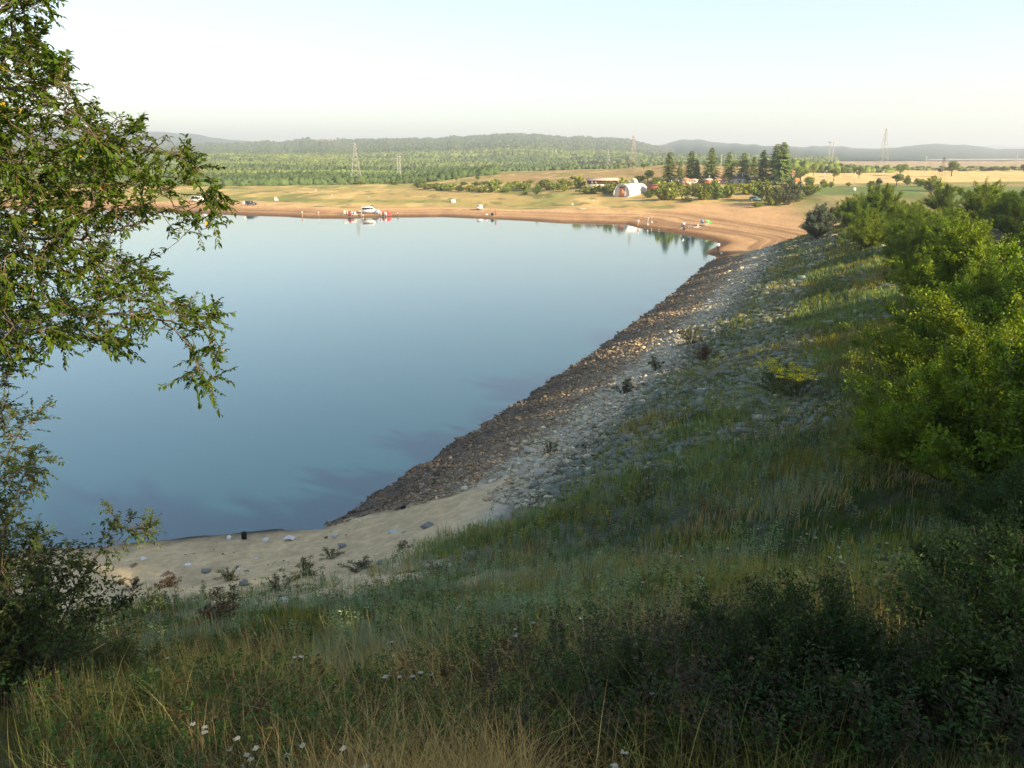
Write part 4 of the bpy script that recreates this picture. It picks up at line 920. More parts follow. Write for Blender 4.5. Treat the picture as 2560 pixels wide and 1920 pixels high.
fl = [(620, 1848), (640, 1852), (663, 1858), (625, 1880), (690, 1862), (734, 1838), (700, 1875), (650, 1868), (880, 1890), (905, 1893), (890, 1900), (137, 1918), (315, 1915), (190, 1915), (600, 1832), (592, 1846),
      (365, 1673), (398, 1711), (427, 1712), (402, 1728), (430, 1731), (407, 1669), (500, 1790), (515, 1795), (520, 1780), (488, 1800), (980, 1654), (996, 1650), (980, 1660), (1037, 1702), (990, 1711), (1005, 1718), (1045, 1707), (1087, 1700), (965, 1720), (975, 1718), (1090, 1705), (740, 1715), (745, 1722),
      (1278, 1632), (1290, 1628), (1300, 1640), (1312, 1634), (1285, 1640), (1320, 1626), (1270, 1625), (1390, 1573), (1400, 1570), (1420, 1585), (1412, 1590), (1435, 1583), (1456, 1580), (1572, 1482), (1590, 1424), (1606, 1476), (1595, 1525), (1568, 1648), (1553, 1882), (1556, 1893), (1826, 1437), (1674, 1407), (1719, 1450), (1685, 1450), (1721, 1720), (1650, 1722),
      (2045, 1411), (2094, 1414), (2195, 1425), (2045, 1480), (2052, 1487), (2192, 1464), (2110, 1498), (2130, 1465), (2070, 1290), (1968, 1258), (2067, 1336), (2022, 1376), (1900, 1370), (2270, 1458),
      (1525, 1224), (1505, 1232), (1600, 1177), (1640, 1177), (1680, 1196), (1645, 1190), (1660, 1186), (1690, 1197), (1612, 1206), (1622, 1216), (1630, 1211), (1640, 1207), (1662, 1210), (1672, 1214), (1650, 1225), (1630, 1228), (1595, 1250), (1612, 1258), (1600, 1262), (1555, 1255), (1540, 1243), (1435, 1280), (1440, 1296), (1505, 1278), (1560, 1260), (1632, 1246), (1520, 1290), (1475, 1305), (1884, 1177), (1823, 1282), (1827, 1290), (1840, 1298)]
seen_f = {}
for k, (u, v_) in enumerate(fl):
    h = (.45, .55, .65)[k % 3]; p = at(u, v_ + 14)
    # step towards the eye so the head, not the root, stands where the flower shows
    for _ in range(3):
        d = ray(u, v_); rr_ = math.hypot(p.x, p.y); zz = EYE + d[2] / math.hypot(d[0], d[1]) * rr_; dh = zz - (p.z + h)
        sl = 1 if dh < 0 else -1; f = 1 - sl * min(.1, abs(dh) / max(rr_, 1) * 1.2); p = Vector((p.x * f, p.y * f, 0)); p.z = tz(p.x, p.y)
    rr_ = math.hypot(p.x, p.y); zone = ('white umbel flower low in the grass at the bottom edge', 'umbels at the bottom edge') if v_ > 1800 else ('white umbel flower on the weedy slope left of centre', 'umbels on the left slope') if u < 1150 else \
        ('white umbel flower in the group above the green herbs at the rock edge', 'umbels by the rocks') if v_ < 1320 else ('white umbel flower scattered in the tall grass right of centre', 'umbels in the right-hand grass')
    sc = .8 if rr_ < 8 else 1.0 if rr_ < 12 else 1.3
    if k % 3 not in seen_f:
        o = thing('umbel_flower', zone[0], 'flower', p, k, zone[1], sc); link('stem', ys[k % 3][0], M_stem, o); link('flower_head', ys[k % 3][1], M_umb, o); seen_f[k % 3] = o
    else: dup(seen_f[k % 3], p, k, sc, zone[0], zone[1])
# shrubs, dead bush and sapling in the lower right corner
sd1 = shrub(70, 1.5, 1.1, 60, .036, (.05, .09, .018), per=20, shoots=26); sd2 = shrub(71, 1.1, 1.0, 60, .032, (.06, .085, .02), per=24, shoots=30)
sh = [(2000, 1760, .62, 0, 'dark green leafy shrub left of the bare grey twigs, bottom right'), (2500, 1560, .85, 1, 'olive shrub at the right edge above the bare grey twigs'), (2540, 1780, .8, 0, 'very dark shrub in the bottom right corner'),
      (1560, 1790, .5, 1, 'low dark shrub among dry stalks right of the bottom straw grass'), (2530, 1330, 1.1, 0, 'olive-green shrub at right edge below the big lit bush'), (1820, 1680, .5, 1, 'small green shrub with pale tips beside the dark leafy shrub')]
k0 = {}
for k, (u, v_, sc, j, lb) in enumerate(sh):
    p = at(u, v_ + 60)
    k0[j] = shrub_thing('low_shrub', (sd1, sd2)[j], lb, 'shrub', p, k, sc) if j not in k0 else dup(k0[j], p, k, sc, lb)
rg = np.random.default_rng(91)
uv = np.stack([rg.uniform(1900, 2560, 1400), rg.uniform(1480, 1990, 1400)], -1); k = ((uv[:, 0] - 2200) / 310) ** 2 + ((uv[:, 1] - 1760) / 260) ** 2 < 1; A3 = ray_pts(uv[k], rg.uniform(4.9, 6.3, k.sum())); A3 = A3[A3[:, 2] > terr(A3[:, 0], A3[:, 1]) + .1]
x0, y0 = 2.75, 5.5; g2 = tz(x0, y0); N3, p3 = grow([(x0, y0, g2 - .1), (x0, y0, g2 + .1), (x0 + .03, y0, g2 + .25)], A3, .07, .1, 2.0, 5, iters=70)
sg, R3, ch3 = tree_mesh(N3, p3, .0022, 2.4, .022); vs, qs = tubes(sg, 4)
o = thing('bare_shrub', 'leafless grey shrub of tangled dead twigs in the lower right', 'shrub', (x0, y0, g2)); link('branches', new_mesh('branches', vs - np.array([x0, y0, g2]), qs, smooth=True), M_twig, o)
uv = np.stack([rg.uniform(2130, 2480, 900), rg.uniform(1370, 1640, 900)], -1); k = ((uv[:, 0] - 2320) / 130) ** 2 + ((uv[:, 1] - 1500) / 120) ** 2 < 1; A4 = ray_pts(uv[k][:160], rg.uniform(6.2, 7.2, min(160, k.sum())))
x0, y0 = 3.5, 6.6; g2 = tz(x0, y0); top_ = A4[:, 2].mean(); tr = [(x0, y0, g2 - .1)] + [(x0 + .02 * math.sin(i), y0, g2 + i * .12) for i in range(1, max(2, int((top_ - g2 - .3) / .12)))]
N4, p4 = grow(tr, A4, .1, .14, 1.5, 6, iters=40); sg, R4, ch4 = tree_mesh(N4, p4, .003, 2.4, .02); vs, qs = tubes(sg, 5)
v, t3, cc, sg2 = foliate(N4, p4, R4, ch4, 23, .012, .10, (.065, .11, .05), shoot=.2, nleaf=5, yellow=0, tipsh=1, droop=.1, keep=.6)
o = thing('sapling', 'young tree with large grey-green leaves rising above bare twigs, lower right', 'tree', (x0, y0, g2)); off = np.array([x0, y0, g2]); link('stem', new_mesh('stem', vs - off, qs, smooth=True), M_twig, o); link('foliage', new_mesh('foliage', v - off, None, t3, col=cc), M_leafd, o)
# trees standing behind and to the right of the viewer: they shade the foreground
big = shrub(80, 12, 5.2, 60, .30, (.06, .085, .02), per=24, shoots=20, upright=.9)
bl_ = ['tall tree outside the frame', 'trees behind the viewer shading the foreground']
bo = None
for k, (x, y, sc) in enumerate([(20, -3, .85), (15, -1, .6), (26, -9, 1.0), (32, -3, 1.1), (38, 4, .5), (17, -13, .95), (28, -20, 1.0), (36, -14, .9), (44, -8, 1.1), (10, -24, 1.0)]):
    if bo is None: bo = shrub_thing('shade_tree', big, 'tall tree standing behind the viewer, outside the picture', 'tree', (x, y, tz(x, y) - .2), k, sc, bl_[1])
    else: dup(bo, (x, y, tz(x, y) - .2), k * 1.3, sc)
# ------------------------------------------------------------------ far trees, shrubs and buildings
def dist(p): return math.hypot(p.x, p.y)
def conifer(seed, h, w, thin=0.0):
    rg = np.random.default_rng(seed); P, D, Nn, L, T = [], [], [], [], []
    z = .10 * h
    while z < h * .985:
        f = z / h; nb = 12 if f < .7 else 8; Lb = w * .5 * (1 - f) ** .72 * (1.0 - .25 * max(0, .22 - f) / .22) + .12
        for k in range(nb):
            if rg.random() < .12 + thin: continue
            a = rg.uniform(0, 6.28); l = Lb * rg.uniform(.6, 1.22); m = max(5, int(l / .13)); tau = np.linspace(.15, 1, m)
            dr = -.28 * tau ** 1.5 + .16 * tau * (1 if f > .4 else .4); px_ = np.stack([np.cos(a) * l * tau, np.sin(a) * l * tau, z + l * dr], -1)
            for sgn in (-1, 1):
                s_ = np.array([-math.sin(a), math.cos(a), 0]) * sgn; P.append(px_); D.append(s_ * .8 + np.array([math.cos(a), math.sin(a), -.15]) * .8 + rg.normal(0, .15, (m, 3)))
                Nn.append(np.tile([0, 0, 1.], (m, 1)) + rg.normal(0, .3, (m, 3))); L.append(np.full(m, .56) * (1.15 - .5 * tau) * (h / 10) ** .5); T.append(np.full(m, rg.uniform(.75, 1.25)) * (.8 + .4 * tau))
        z += h * rg.uniform(.026, .04)
    P, D, Nn, L, T = map(np.concatenate, (P, D, Nn, L, T)); v, t = leaf_geo(P, D, Nn, L, L * .45, .1, .3)
    c = np.repeat(np.array((.22, .28, .075))[None] * T[:, None], 4, 0); m = MB().tube([(0, 0, -.3), (0, 0, h * .5), (0, 0, h * .97)], [.018 * h, .011 * h, .02], 6)
    return new_mesh("crown", v, None, t, col=c), m.mesh("trunk", True)
def decid(seed, h, w, trunkf=.22, n=2600, base=(.18, .23, .055), leaf=.34, lean=0):
    rg = np.random.default_rng(seed); nl = 11; C = rg.normal(0, 1, (nl, 3)); C = nrm(C) * rg.uniform(.25, .62, (nl, 1)); C[0] = 0
    cc = np.array([0, 0, h * (trunkf + (1 - trunkf) / 2)]); sc = np.array([w / 2, w / 2, h * (1 - trunkf) / 2]); k = rg.integers(0, nl, n)
    rad = rg.uniform(.30, .5, nl)[k]; d = nrm(rg.normal(0, 1, (n, 3))); P = cc + (C[k] + d * (rad * rg.random(n) ** .35)[:, None]) * sc
    ok = P[:, 2] > h * trunkf * .7; P, d = P[ok], d[ok]; n = len(P); L = leaf * rg.uniform(.6, 1.4, n) * (h / 6) ** .4
    v, t = leaf_geo(P, d + rg.normal(0, .8, (n, 3)), d + rg.normal(0, .5, (n, 3)), L, L * .7, .2, .2); tone = (rg.uniform(.7, 1.25, nl)[k[ok]] * rg.uniform(.8, 1.2, n))
    c = np.repeat(np.array(base)[None] * tone[:, None], 4, 0); m = MB().tube([(0, 0, -.3), (lean * .3, 0, h * trunkf), (0, 0, h * .6)], [.035 * h, .026 * h, .012 * h], 6)
    for j in range(4):
        e = cc + C[j + 1] * sc * .8; m.tube([(0, 0, h * trunkf * .9), tuple((e + np.array([0, 0, h * trunkf])) / 2), tuple(e)], [.018 * h, .012 * h, .006 * h], 4)
    return new_mesh("crown", v, None, t, col=c), m.mesh("trunk", True)
def tree_thing(name, ms, label, cat, loc, rz=0, sc=1.0, group=None):
    o = thing(name, label, cat, loc, rz, group, sc); link('crown', ms[0], M_far_leaf, o); link('trunk', ms[1], M_bark, o); return o
cons = [conifer(1, 10, 5.2), conifer(2, 10, 4.6, .08), conifer(3, 10, 6.4, .03)]
C_list = [(1672, 388, 456, 1, 1.25, 'dense dark conifer, leftmost of the tall row by the cream house'), (1699, 410, 456, 0, 1.1, 'short green conifer right beside the leftmost dark one'), (1726, 386, 454, 2, .95, 'broad green conifer behind the cream bungalow'),
          (1741, 406, 454, 0, 1.0, 'shorter conifer leaning against the broad one behind the bungalow'), (1775, 380, 456, 2, .92, 'tall single conifer rising over the orange hut'), (1820, 388, 456, 1, 1.1, 'slim light conifer with gaps, behind the cream huts'),
          (1857, 390, 456, 1, 1.3, 'sparse conifer with a dark trunk above the grey shed'), (1882, 400, 454, 0, 1.1, 'dark bluish conifer partly hidden behind its lighter neighbour'), (1904, 386, 458, 2, .85, 'light green ragged conifer by the white lamp post'),
          (1938, 373, 460, 1, 1.45, 'darkest tall conifer, left half of the biggest pair'), (1953, 370, 462, 2, 1.0, 'biggest conifer, full green cone at right of the row')]
ck = {}
for k, (u, vt, vb, j, wf, lb) in enumerate(C_list):
    p = at(u, vb); h = (vb - vt) / FPX * dist(p) * 1.02; s_ = h / 10; sc = (s_ * wf * 1.08, s_ * wf * 1.08, s_ * 1.04)
    if j not in ck: ck[j] = tree_thing('conifer', cons[j], lb, 'conifer', p, k, sc, 'conifers in the row by the houses')
    else: dup(ck[j], p, k * 1.3, sc, lb)
decs = [decid(5, 6, 6), decid(6, 6, 5.2, .3), decid(7, 6, 7, .18)]
dk = {}
def dec(u, vt, vb, w, j, lb, group=None, **kw):
    p = at(u, vb); s_ = (vb - vt) / FPX * dist(p) / 6; ww = w / FPX * dist(p) / (6, 5.2, 7)[j]; sc = (ww, ww, s_)
    if j not in dk: dk[j] = tree_thing('tree', decs[j], lb, 'tree', p, u, sc, group); return dk[j]
    o = dup(dk[j], p, u, sc, lb); 
    if group: o['group'] = group
    elif 'group' in o: del o['group']
    return o
for a in [(1546.5, 408, 423, 16, 0, 'smallest of the three round trees on the ridge skyline, at left'), (1581, 400, 423, 24, 2, 'largest round tree on the ridge, standing before the pylon'), (1609, 407, 423, 20, 0, 'right-hand round tree of the three on the ridge skyline'),
          (1619, 427, 456, 30, 1, 'round green tree above the arched hangar roof'), (1645, 440, 459, 34, 2, 'low spreading tree between the hangar and the leftmost conifer'), (1796, 389, 412, 22, 0, 'dark round tree on the skyline beside a thin pole'), (1842, 398, 425, 26, 2, 'low round tree behind the sparse conifer'),
          (1141, 436, 455, 18, 0, 'dark round tree on the low hill, left one of two'), (1194, 438, 452, 17, 0, 'dark round tree on the low hill, right one of two'),
          (2033, 406, 440, 24, 0, 'round tree standing over the low wood, right of the tall conifers'), (2084, 423, 452, 26, 1, 'round tree at the left end of the golden field'), (2110, 415, 438, 20, 2, 'tree with flat crown at the back of the golden field'),
          (2147, 414, 446, 32, 2, 'wide tree with a shadow, mid golden field'), (2192, 413, 430, 15, 0, 'small dark tree left of the tall right pylon'), (2214, 411, 432, 22, 0, 'round tree right beside the tall right pylon'),
          (2250, 408, 440, 34, 2, 'broad tree in the golden field above a lower tree'), (2241, 438, 464, 30, 1, 'lower tree just below the broad one in the golden field'), (2378, 409, 441, 32, 1, 'lone round tree in the field right of the transformer'),
          (2000, 420, 462, 36, 1, 'dark tree beside the house with the orange wall'), (2020, 438, 472, 30, 2, 'bushy tree right of the house with the orange wall'), (2559, 410, 430, 20, 0, 'tree cut off by the right edge on the horizon')]:
    dec(*a)
# shrubs
fb = [shrub(50, 3, 2.6, 34, .30, (.27, .33, .06), per=12, shoots=13, wl=.6), shrub(51, 3, 3.2, 40, .32, (.27, .32, .06), per=12, shoots=13, wl=.6), shrub(52, 3, 2.2, 30, .28, (.20, .26, .055), per=12, shoots=13, wl=.6)]
fk = {}
def fbush(u, vb, w, h, j, lb='green bush in the scrub belt across the lake', group='bushes in the scrub belt', name='bush'):
    p = at(u, vb); d = dist(p) / FPX; ww = w * d / (5.6, 6.8, 4.8)[j] * 1.25; hh = h * d / 3.0 * .92; sc = (ww, ww, hh)
    if j not in fk:
        fk[j] = thing(name, lb, 'bush', p, u, group, sc); link('foliage', fb[j][0], M_far_leaf, fk[j]); link('stem', fb[j][1], M_bark, fk[j]); return fk[j]
    o = dup(fk[j], p, u, sc, lb)
    if group: o['group'] = group
    elif 'group' in o: del o['group']
    return o
for (u, vb, w, h, j, lb) in [(1558, 482, 42, 36, 0, 'large bush between the longhouse and the arched hangar'), (1475, 484, 52, 20, 1, 'wide low bush in front of the longhouse, left part'), (1518, 486, 44, 32, 0, 'bush hiding the corner between longhouse and hangar'),
                             (1446, 470, 34, 32, 1, 'bright bush at the left end of the longhouse'), (1411, 478, 22, 18, 1, 'small bush left of the longhouse, nearest the meadow'), (1667, 500, 72, 46, 1, 'biggest dark bush hiding the rusty shed beside the hangar'),
                             (1621, 494, 28, 16, 2, 'dark bush against the right end of the hangar'), (1729, 486, 46, 26, 0, 'bush in the middle of the shore belt, left of the long thicket'), (1757, 499, 50, 34, 1, 'bush in the long thicket below the cream huts, left part'),
                             (1790, 498, 52, 42, 2, 'tallest bush of the long thicket below the cream huts'), (1822, 494, 44, 34, 0, 'bush in the long thicket below the grey shed'), (1867, 486, 42, 26, 1, 'bush between the long thicket and the silvery willow'),
                             (1911, 500, 56, 46, 0, 'bush beside the parked dark car'), (1935, 512, 52, 30, 1, 'low bush before the silvery willow'), (2020, 490, 38, 32, 0, 'bush right of the silvery round willow'), (1995, 505, 30, 22, 2, 'dark bush at the right foot of the silvery willow'),
                             (2327, 478, 58, 32, 0, 'bush in the field below the transformer pole'), (2300, 466, 26, 18, 1, 'small bush left of the one below the transformer pole'), (2268, 462, 20, 20, 2, 'thin bush under the lower field tree'),
                             (2477, 427, 28, 8, 2, 'low dark bush on the horizon field, left one'), (2510, 427, 22, 8, 2, 'low dark bush on the horizon field, right one'), (2290, 460, 14, 12, 2, 'tiny bush along the field track')]:
    fbush(u, vb, w, h, j, lb, None)
rgn = random.Random(4)
belt = [(1018, 458, 34, 16, 1), (1044, 470, 26, 22, 2), (985, 462, 24, 12, 0), (870, 460, 30, 12, 1), (835, 457, 26, 9, 2), (900, 461, 22, 9, 0), (1070, 473, 40, 15, 1), (1098, 476, 34, 16, 0), (1122, 476, 34, 17, 1), (1150, 478, 30, 14, 2), (1177, 479, 34, 18, 1), (1205, 482, 28, 14, 0),
        (1232, 480, 40, 30, 1), (1243, 462, 30, 14, 2), (1262, 481, 26, 14, 1), (1275, 478, 34, 20, 0), (1297, 473, 30, 17, 1), (1313, 476, 34, 22, 0), (1341, 486, 24, 26, 2), (1354, 470, 36, 18, 2), (1372, 474, 30, 18, 1), (1390, 475, 34, 20, 0), (1420, 466, 28, 14, 1), (1405, 460, 20, 14, 0),
        (1190, 464, 30, 10, 0), (1215, 460, 26, 8, 1), (1160, 463, 26, 8, 2), (1130, 467, 26, 8, 0), (1090, 466, 28, 9, 1), (1060, 463, 24, 10, 2), (1290, 461, 22, 9, 1), (1325, 458, 22, 9, 0), (1365, 457, 20, 8, 1), (1432, 448, 16, 7, 2), (1270, 466, 20, 10, 2), (1310, 488, 18, 9, 2), (1315, 482, 14, 7, 1), (1600, 452, 34, 14, 1), (1640, 462, 40, 12, 0), (1690, 462, 30, 10, 2), (1720, 505, 30, 12, 2), (1850, 466, 22, 9, 1), (1885, 472, 30, 20, 1), (1893, 518, 24, 12, 0), (1700, 470, 20, 10, 1), (2062, 470, 14, 16, 0), (2078, 468, 12, 14, 1), (2056, 462, 16, 12, 2), (2178, 464, 16, 12, 1), (2196, 462, 18, 14, 2), (2120, 466, 14, 10, 0), (1770, 470, 40, 14, 1), (1830, 470, 30, 12, 0), (1745, 472, 30, 12, 2)]
for b_ in belt: fbush(*b_)
wl_ = shrub(53, 5, 4.2, 46, .34, (.17, .20, .10), per=10, shoots=11, wl=.45, upright=.8)
p = at(1966, 512); d = dist(p) / FPX; o = thing('willow', 'big round silvery green willow bush at the far end of the shore', 'bush', p, 0, None, (82 * d / 8.4, 82 * d / 8.4, 64 * d / 5)); link('foliage', wl_[0], M_far_leaf, o); link('stem', wl_[1], M_bark, o)

# pylons
M_steel = mat("pylon_steel", (.40, .39, .35), .7); M_conc = mat("concrete", (.46, .44, .39), .9, nscale=3, namt=.15); M_rust = mat("rusty_steel", (.16, .08, .06), .9); M_dark = mat("dark_metal", (.05, .05, .055), .6); M_wht = mat("white_paint", (.78, .77, .73), .6)
def lattice(h, b, t_=.18, n=9, arms=((.74, .16), (.85, .13), (.95, .09))):
    m = MB(); w = lambda f: b * (1 - f) ** 1.15 * .5 + .22
    fs = [1 - (1 - k / n) ** 1.25 for k in range(n + 1)]; fs[-1] = .995
    for sx, sy in ((-1, -1), (1, -1), (1, 1), (-1, 1)): m.tube([(sx * w(f), sy * w(f), f * h) for f in fs], [t_ * .38] * (n + 1), 4)
    for a, c in zip(fs[:-1], fs[1:]):
        for (x0, y0), (x1, y1) in (((-1, -1), (1, -1)), ((1, -1), (1, 1)), ((1, 1), (-1, 1)), ((-1, 1), (-1, -1))):
            m.tube([(x0 * w(a), y0 * w(a), a * h), (x1 * w(c), y1 * w(c), c * h)], t_ * .2, 3); m.tube([(x1 * w(a), y1 * w(a), a * h), (x0 * w(c), y0 * w(c), c * h)], t_ * .2, 3)
    ar = MB()
    for f, l in arms:
        for sg_ in (-1, 1): ar.tube([(0, 0, f * h + .5), (sg_ * l * h, 0, f * h)], t_ * .4, 4); ar.tube([(0, 0, f * h - .6), (sg_ * l * h, 0, f * h)], t_ * .4, 4)
    return m, ar
def pylon(u, vt, vb, b, lb, t_=.2, arms=((.74, .05), (.85, .06), (.95, .04)), rz=.3, r=None):
    p = at(u, vb) if r is None else None
    if p is None:
        d = ray(u, vb); k = r / math.hypot(d[0], d[1]); p = Vector((d[0] * k, d[1] * k, EYE + d[2] * k))
    h = (vb - vt) / FPX * dist(p); m, ar = lattice(h, b, t_, arms=arms); o = thing('pylon', lb, 'pylon', p, rz); m.build('tower', M_steel, o); ar.build('cross_arm', M_steel, o)
pylon(891, 365, 459, 6.0, 'tall lattice pylon standing before the far woods, left of centre', .24)
pylon(1581, 345, 423, 4.2, 'lattice pylon rising behind the largest tree on the ridge', .2)
pylon(2204, 337, 427, 6.4, 'tallest lattice pylon, in the field between two round trees', .26)
pylon(1520, 378, 418, 4.5, 'small distant pylon before the tan strip on the left hillside', .26, r=900)
pylon(2538, 388, 413, 6.5, 'faint distant pylon near the right edge on the horizon', .4, r=1500)
def portal(u, vt, vb, gap, lb, r):
    d = ray(u, vb); k = r / math.hypot(d[0], d[1]); p = Vector((d[0] * k, d[1] * k, EYE + d[2] * k)); h = (vb - vt) / FPX * r; g = gap / FPX * r; o = thing('portal_pylon', lb, 'pylon', p)
    for sx in (-.5, .5):
        m = MB(); w = .34
        for a, b_ in ((-w, -w), (w, -w), (w, w), (-w, w)): m.tube([(sx * g + a, b_, 0), (sx * g + a * .6, b_ * .6, h)], .07, 4)
        for q in range(12): m.tube([(sx * g + (w if q % 2 else -w), -w, h * q / 12), (sx * g + (-w if q % 2 else w), -w, h * (q + 1) / 12)], .09, 3)
        m.build('mast', M_steel, o)
    MB().box((0, 0, h * .96), (g * 2.1, .4, .4)).build('cross_beam', M_steel, o)
portal(998.5, 394, 461, 6, 'twin-legged portal pylon before the woods, just right of the tall left pylon', 520)
portal(2074, 362, 417, 8, 'twin-legged portal pylon rising from the low wood at right', 620)
# poles and lamps
def pole(u, vt, vb, lb, cat='pole', m_=None, lamp=False, name='pole', rad=.13):
    p = at(u, vb); h = (vb - vt) / FPX * dist(p); o = thing(name, lb, cat, p); MB().tube([(0, 0, -.2), (0, 0, h)], [rad, rad * .7], 7).build('post', m_ or M_conc, o)
    if lamp: MB().tube([(0, 0, h), (.5, -.3, h + .15)], .05, 5).build('arm', M_conc, o); MB().lathe([(.05, -.15), (.22, -.1), (.2, .08), (.05, .12)], 8, (.5, -.3, h + .12)).build('lamp_head', M_wht, o)
    else: MB().box((0, 0, h - .3), (1.1, .1, .1)).build('crossbar', M_conc, o)
for a in [(1839, 437, 458, 'white lamp post before the grey shed', 'lamp', M_wht, True, 'street_lamp'), (1855, 436, 457, 'white lamp post at the right end of the grey shed', 'lamp', M_wht, True, 'street_lamp'), (1909, 440, 457, 'white lamp post beneath the light ragged conifer', 'lamp', M_wht, True, 'street_lamp'),
          (1921, 430, 457, 'lamp post with white globe left of the biggest conifer pair', 'lamp', None, True, 'street_lamp'), (2059, 432, 460, 'thin yellowish lamp post at the left end of the field track', 'lamp', None, True, 'street_lamp'), (2136, 432, 458, 'yellowish lamp post below the wide field tree', 'lamp', None, True, 'street_lamp'),
          (2204, 430, 458, 'yellowish lamp post in line below the tallest pylon', 'lamp', None, True, 'street_lamp')]: pole(*a)
pole(1802, 390, 420, 'thin pale pole on the skyline beside a dark round tree', rad=.16); pole(2311, 397, 432, 'thin yellowish pole in the field left of the transformer', rad=.18); pole(1772, 440, 458, 'yellow pole between the conifer trunk and the orange hut', rad=.14)
# transformer tower
p = at(2352, 458); h = 54 / FPX * dist(p); m, ar = lattice(h, 1.6, .12, 7, arms=((.95, .09), (.86, .09))); o = thing('transformer_tower', 'rust-brown lattice post carrying a transformer, in the golden field', 'pylon', p, .3); m.build('tower', M_rust, o); ar.build('cross_arm', M_rust, o)
MB().box((-.9, 0, h * .5), (1.3, .9, 1.1)).build('transformer', M_dark, o); MB().box((-1.6, -.3, .9), (1.1, .8, 1.8)).box((-1.6, -.3, 1.85), (1.2, .9, .1)).build('cabinet', M_wht, o)
p = at(2135, 477); o = thing('marker_box', 'small white square box on the grass beyond the crest bushes', 'box', p, .3); MB().box((0, 0, .5), (.9, .5, .8)).build('panel', M_wht, o); MB().box((0, 0, .05), (.3, .2, .5)).build('foot', M_conc, o)

# ---- houses
M_cream = mat("cream_plaster", (.74, .66, .50), .85, nscale=2, namt=.1); M_white = mat("white_plaster", (.78, .76, .70), .85, nscale=2, namt=.08); M_tile = mat("roof_tile", (.46, .22, .12), .9, nscale=6, namt=.3); M_shing = mat("pale_shingle", (.50, .40, .31), .95, nscale=5, namt=.3)
M_glass = mat("window_glass", (.03, .035, .04), .1, spec=.6); M_orange = mat("orange_paint", (.75, .20, .05), .7); M_brown = mat("brown_wood", (.10, .055, .04), .9, nscale=8, namt=.3); M_greyb = mat("grey_board", (.42, .42, .43), .85, nscale=5, namt=.2); M_maroon = mat("maroon_paint", (.28, .03, .06), .7)
M_hang = mat("hangar_sheet", (.80, .80, .70), .55, nscale=1.2, namt=.08); M_hfront = mat("hangar_front", (.66, .62, .60), .8, nscale=1.5, namt=.12); M_hdoor = mat("hangar_door", (.62, .27, .14), .8, nscale=3, namt=.15); M_rsheet = mat("rusty_sheet", (.22, .085, .055), .85, nscale=3, namt=.35); M_lime = mat("pale_green_sheet", (.66, .74, .50), .6)
def house(u, vb, wpx, hpx, lb, wall=None, roof=None, depth=4.5, rz=.2, gable='x', rh=.35, nwin=2, doorm=None, winm=None, name='house', cat='house'):
    p = at(u, vb); k = dist(p) / FPX; w = wpx * k; H = hpx * k; r_ = H * rh; h = H - r_
    o = thing(name, lb, cat, (p.x, p.y, p.z - .1), rz); MB().box((0, 0, h / 2), (w, depth, h)).build('wall', wall or M_cream, o)
    rf = MB(); e = .35
    if gable == 'x': rf.prism([(-depth / 2 - e, h - .12), (depth / 2 + e, h - .12), (depth / 2 + e, h + .05), (0, h + r_), (-depth / 2 - e, h + .05)], w + 2 * e, 'x')
    else: rf.prism([(-w / 2 - e, h - .12), (w / 2 + e, h - .12), (w / 2 + e, h + .05), (0, h + r_), (-w / 2 - e, h + .05)], depth + 2 * e, 'y')
    rf.build('roof', roof or M_tile, o)
    for i in range(nwin):
        x = (i + .5) / nwin * w - w / 2 + (.15 * w / nwin if doorm else 0)
        f = MB().box((x, -depth / 2 - .03, h * .58), (w / nwin * .42, .06, h * .36)).build('window', M_wht, o); MB().box((x, -depth / 2 - .07, h * .58), (w / nwin * .34, .03, h * .28)).build('pane', winm or M_glass, f)
    if doorm is not None: MB().box((-w * .08, -depth / 2 - .04, h * .36), (w * .16, .08, h * .7)).build('door', doorm, o)
    return o
house(1712, 459, 21, 14, 'cream bungalow with tiled gable roof and maroon base, left in the row', M_cream, M_tile, 4, .15, 'y', .36, 2, M_maroon)
house(1733, 458, 13, 11, 'small white and blue hut just right of the cream bungalow', M_white, M_shing, 3, .2, 'x', .25, 1); house(1742, 455, 9, 6, 'low tan-roofed hut behind the white and blue hut', M_cream, M_shing, 3, 0, 'x', .5, 1)
house(1769, 459, 11, 12, 'small orange hut with a dark window under the tall single conifer', M_orange, M_white, 3, .1, 'x', .18, 1, None, M_maroon); house(1791, 458, 20, 12, 'cream hut with two arches beside the orange hut', M_cream, M_tile, 4, .3, 'y', .4, 2)
house(1812, 457, 17, 13, 'white hut with a dark veranda right of the arched cream hut', M_white, M_tile, 4, -.1, 'y', .4, 2, M_dark); house(1846, 458, 24, 16, 'long grey board shed between the two white lamp posts', M_greyb, M_dark, 4, .05, 'x', .25, 3, M_dark, name='shed', cat='shed')
house(1864, 455, 15, 18, 'white house end with cream gable behind the parked dark cars', M_white, M_cream, 5, .1, 'y', .4, 1); house(1976, 452, 32, 26, 'two-storey house with brown roof and orange lower wall, by biggest conifer', M_white, M_tile, 6, -.25, 'y', .42, 3)
p = at(1984, 453); k = dist(p) / FPX; o = thing('orange_annexe', 'low orange-walled annexe under the two-storey house', 'shed', (p.x - .8, p.y - 4.6, tz(p.x - .8, p.y - 4.6) - .1), -.25); MB().box((0, 0, .8), (20 * k, 1.6, 1.6)).build('wall', M_orange, o); MB().box((0, 0, 1.66), (22 * k, 1.9, .12)).build('roof', M_white, o)
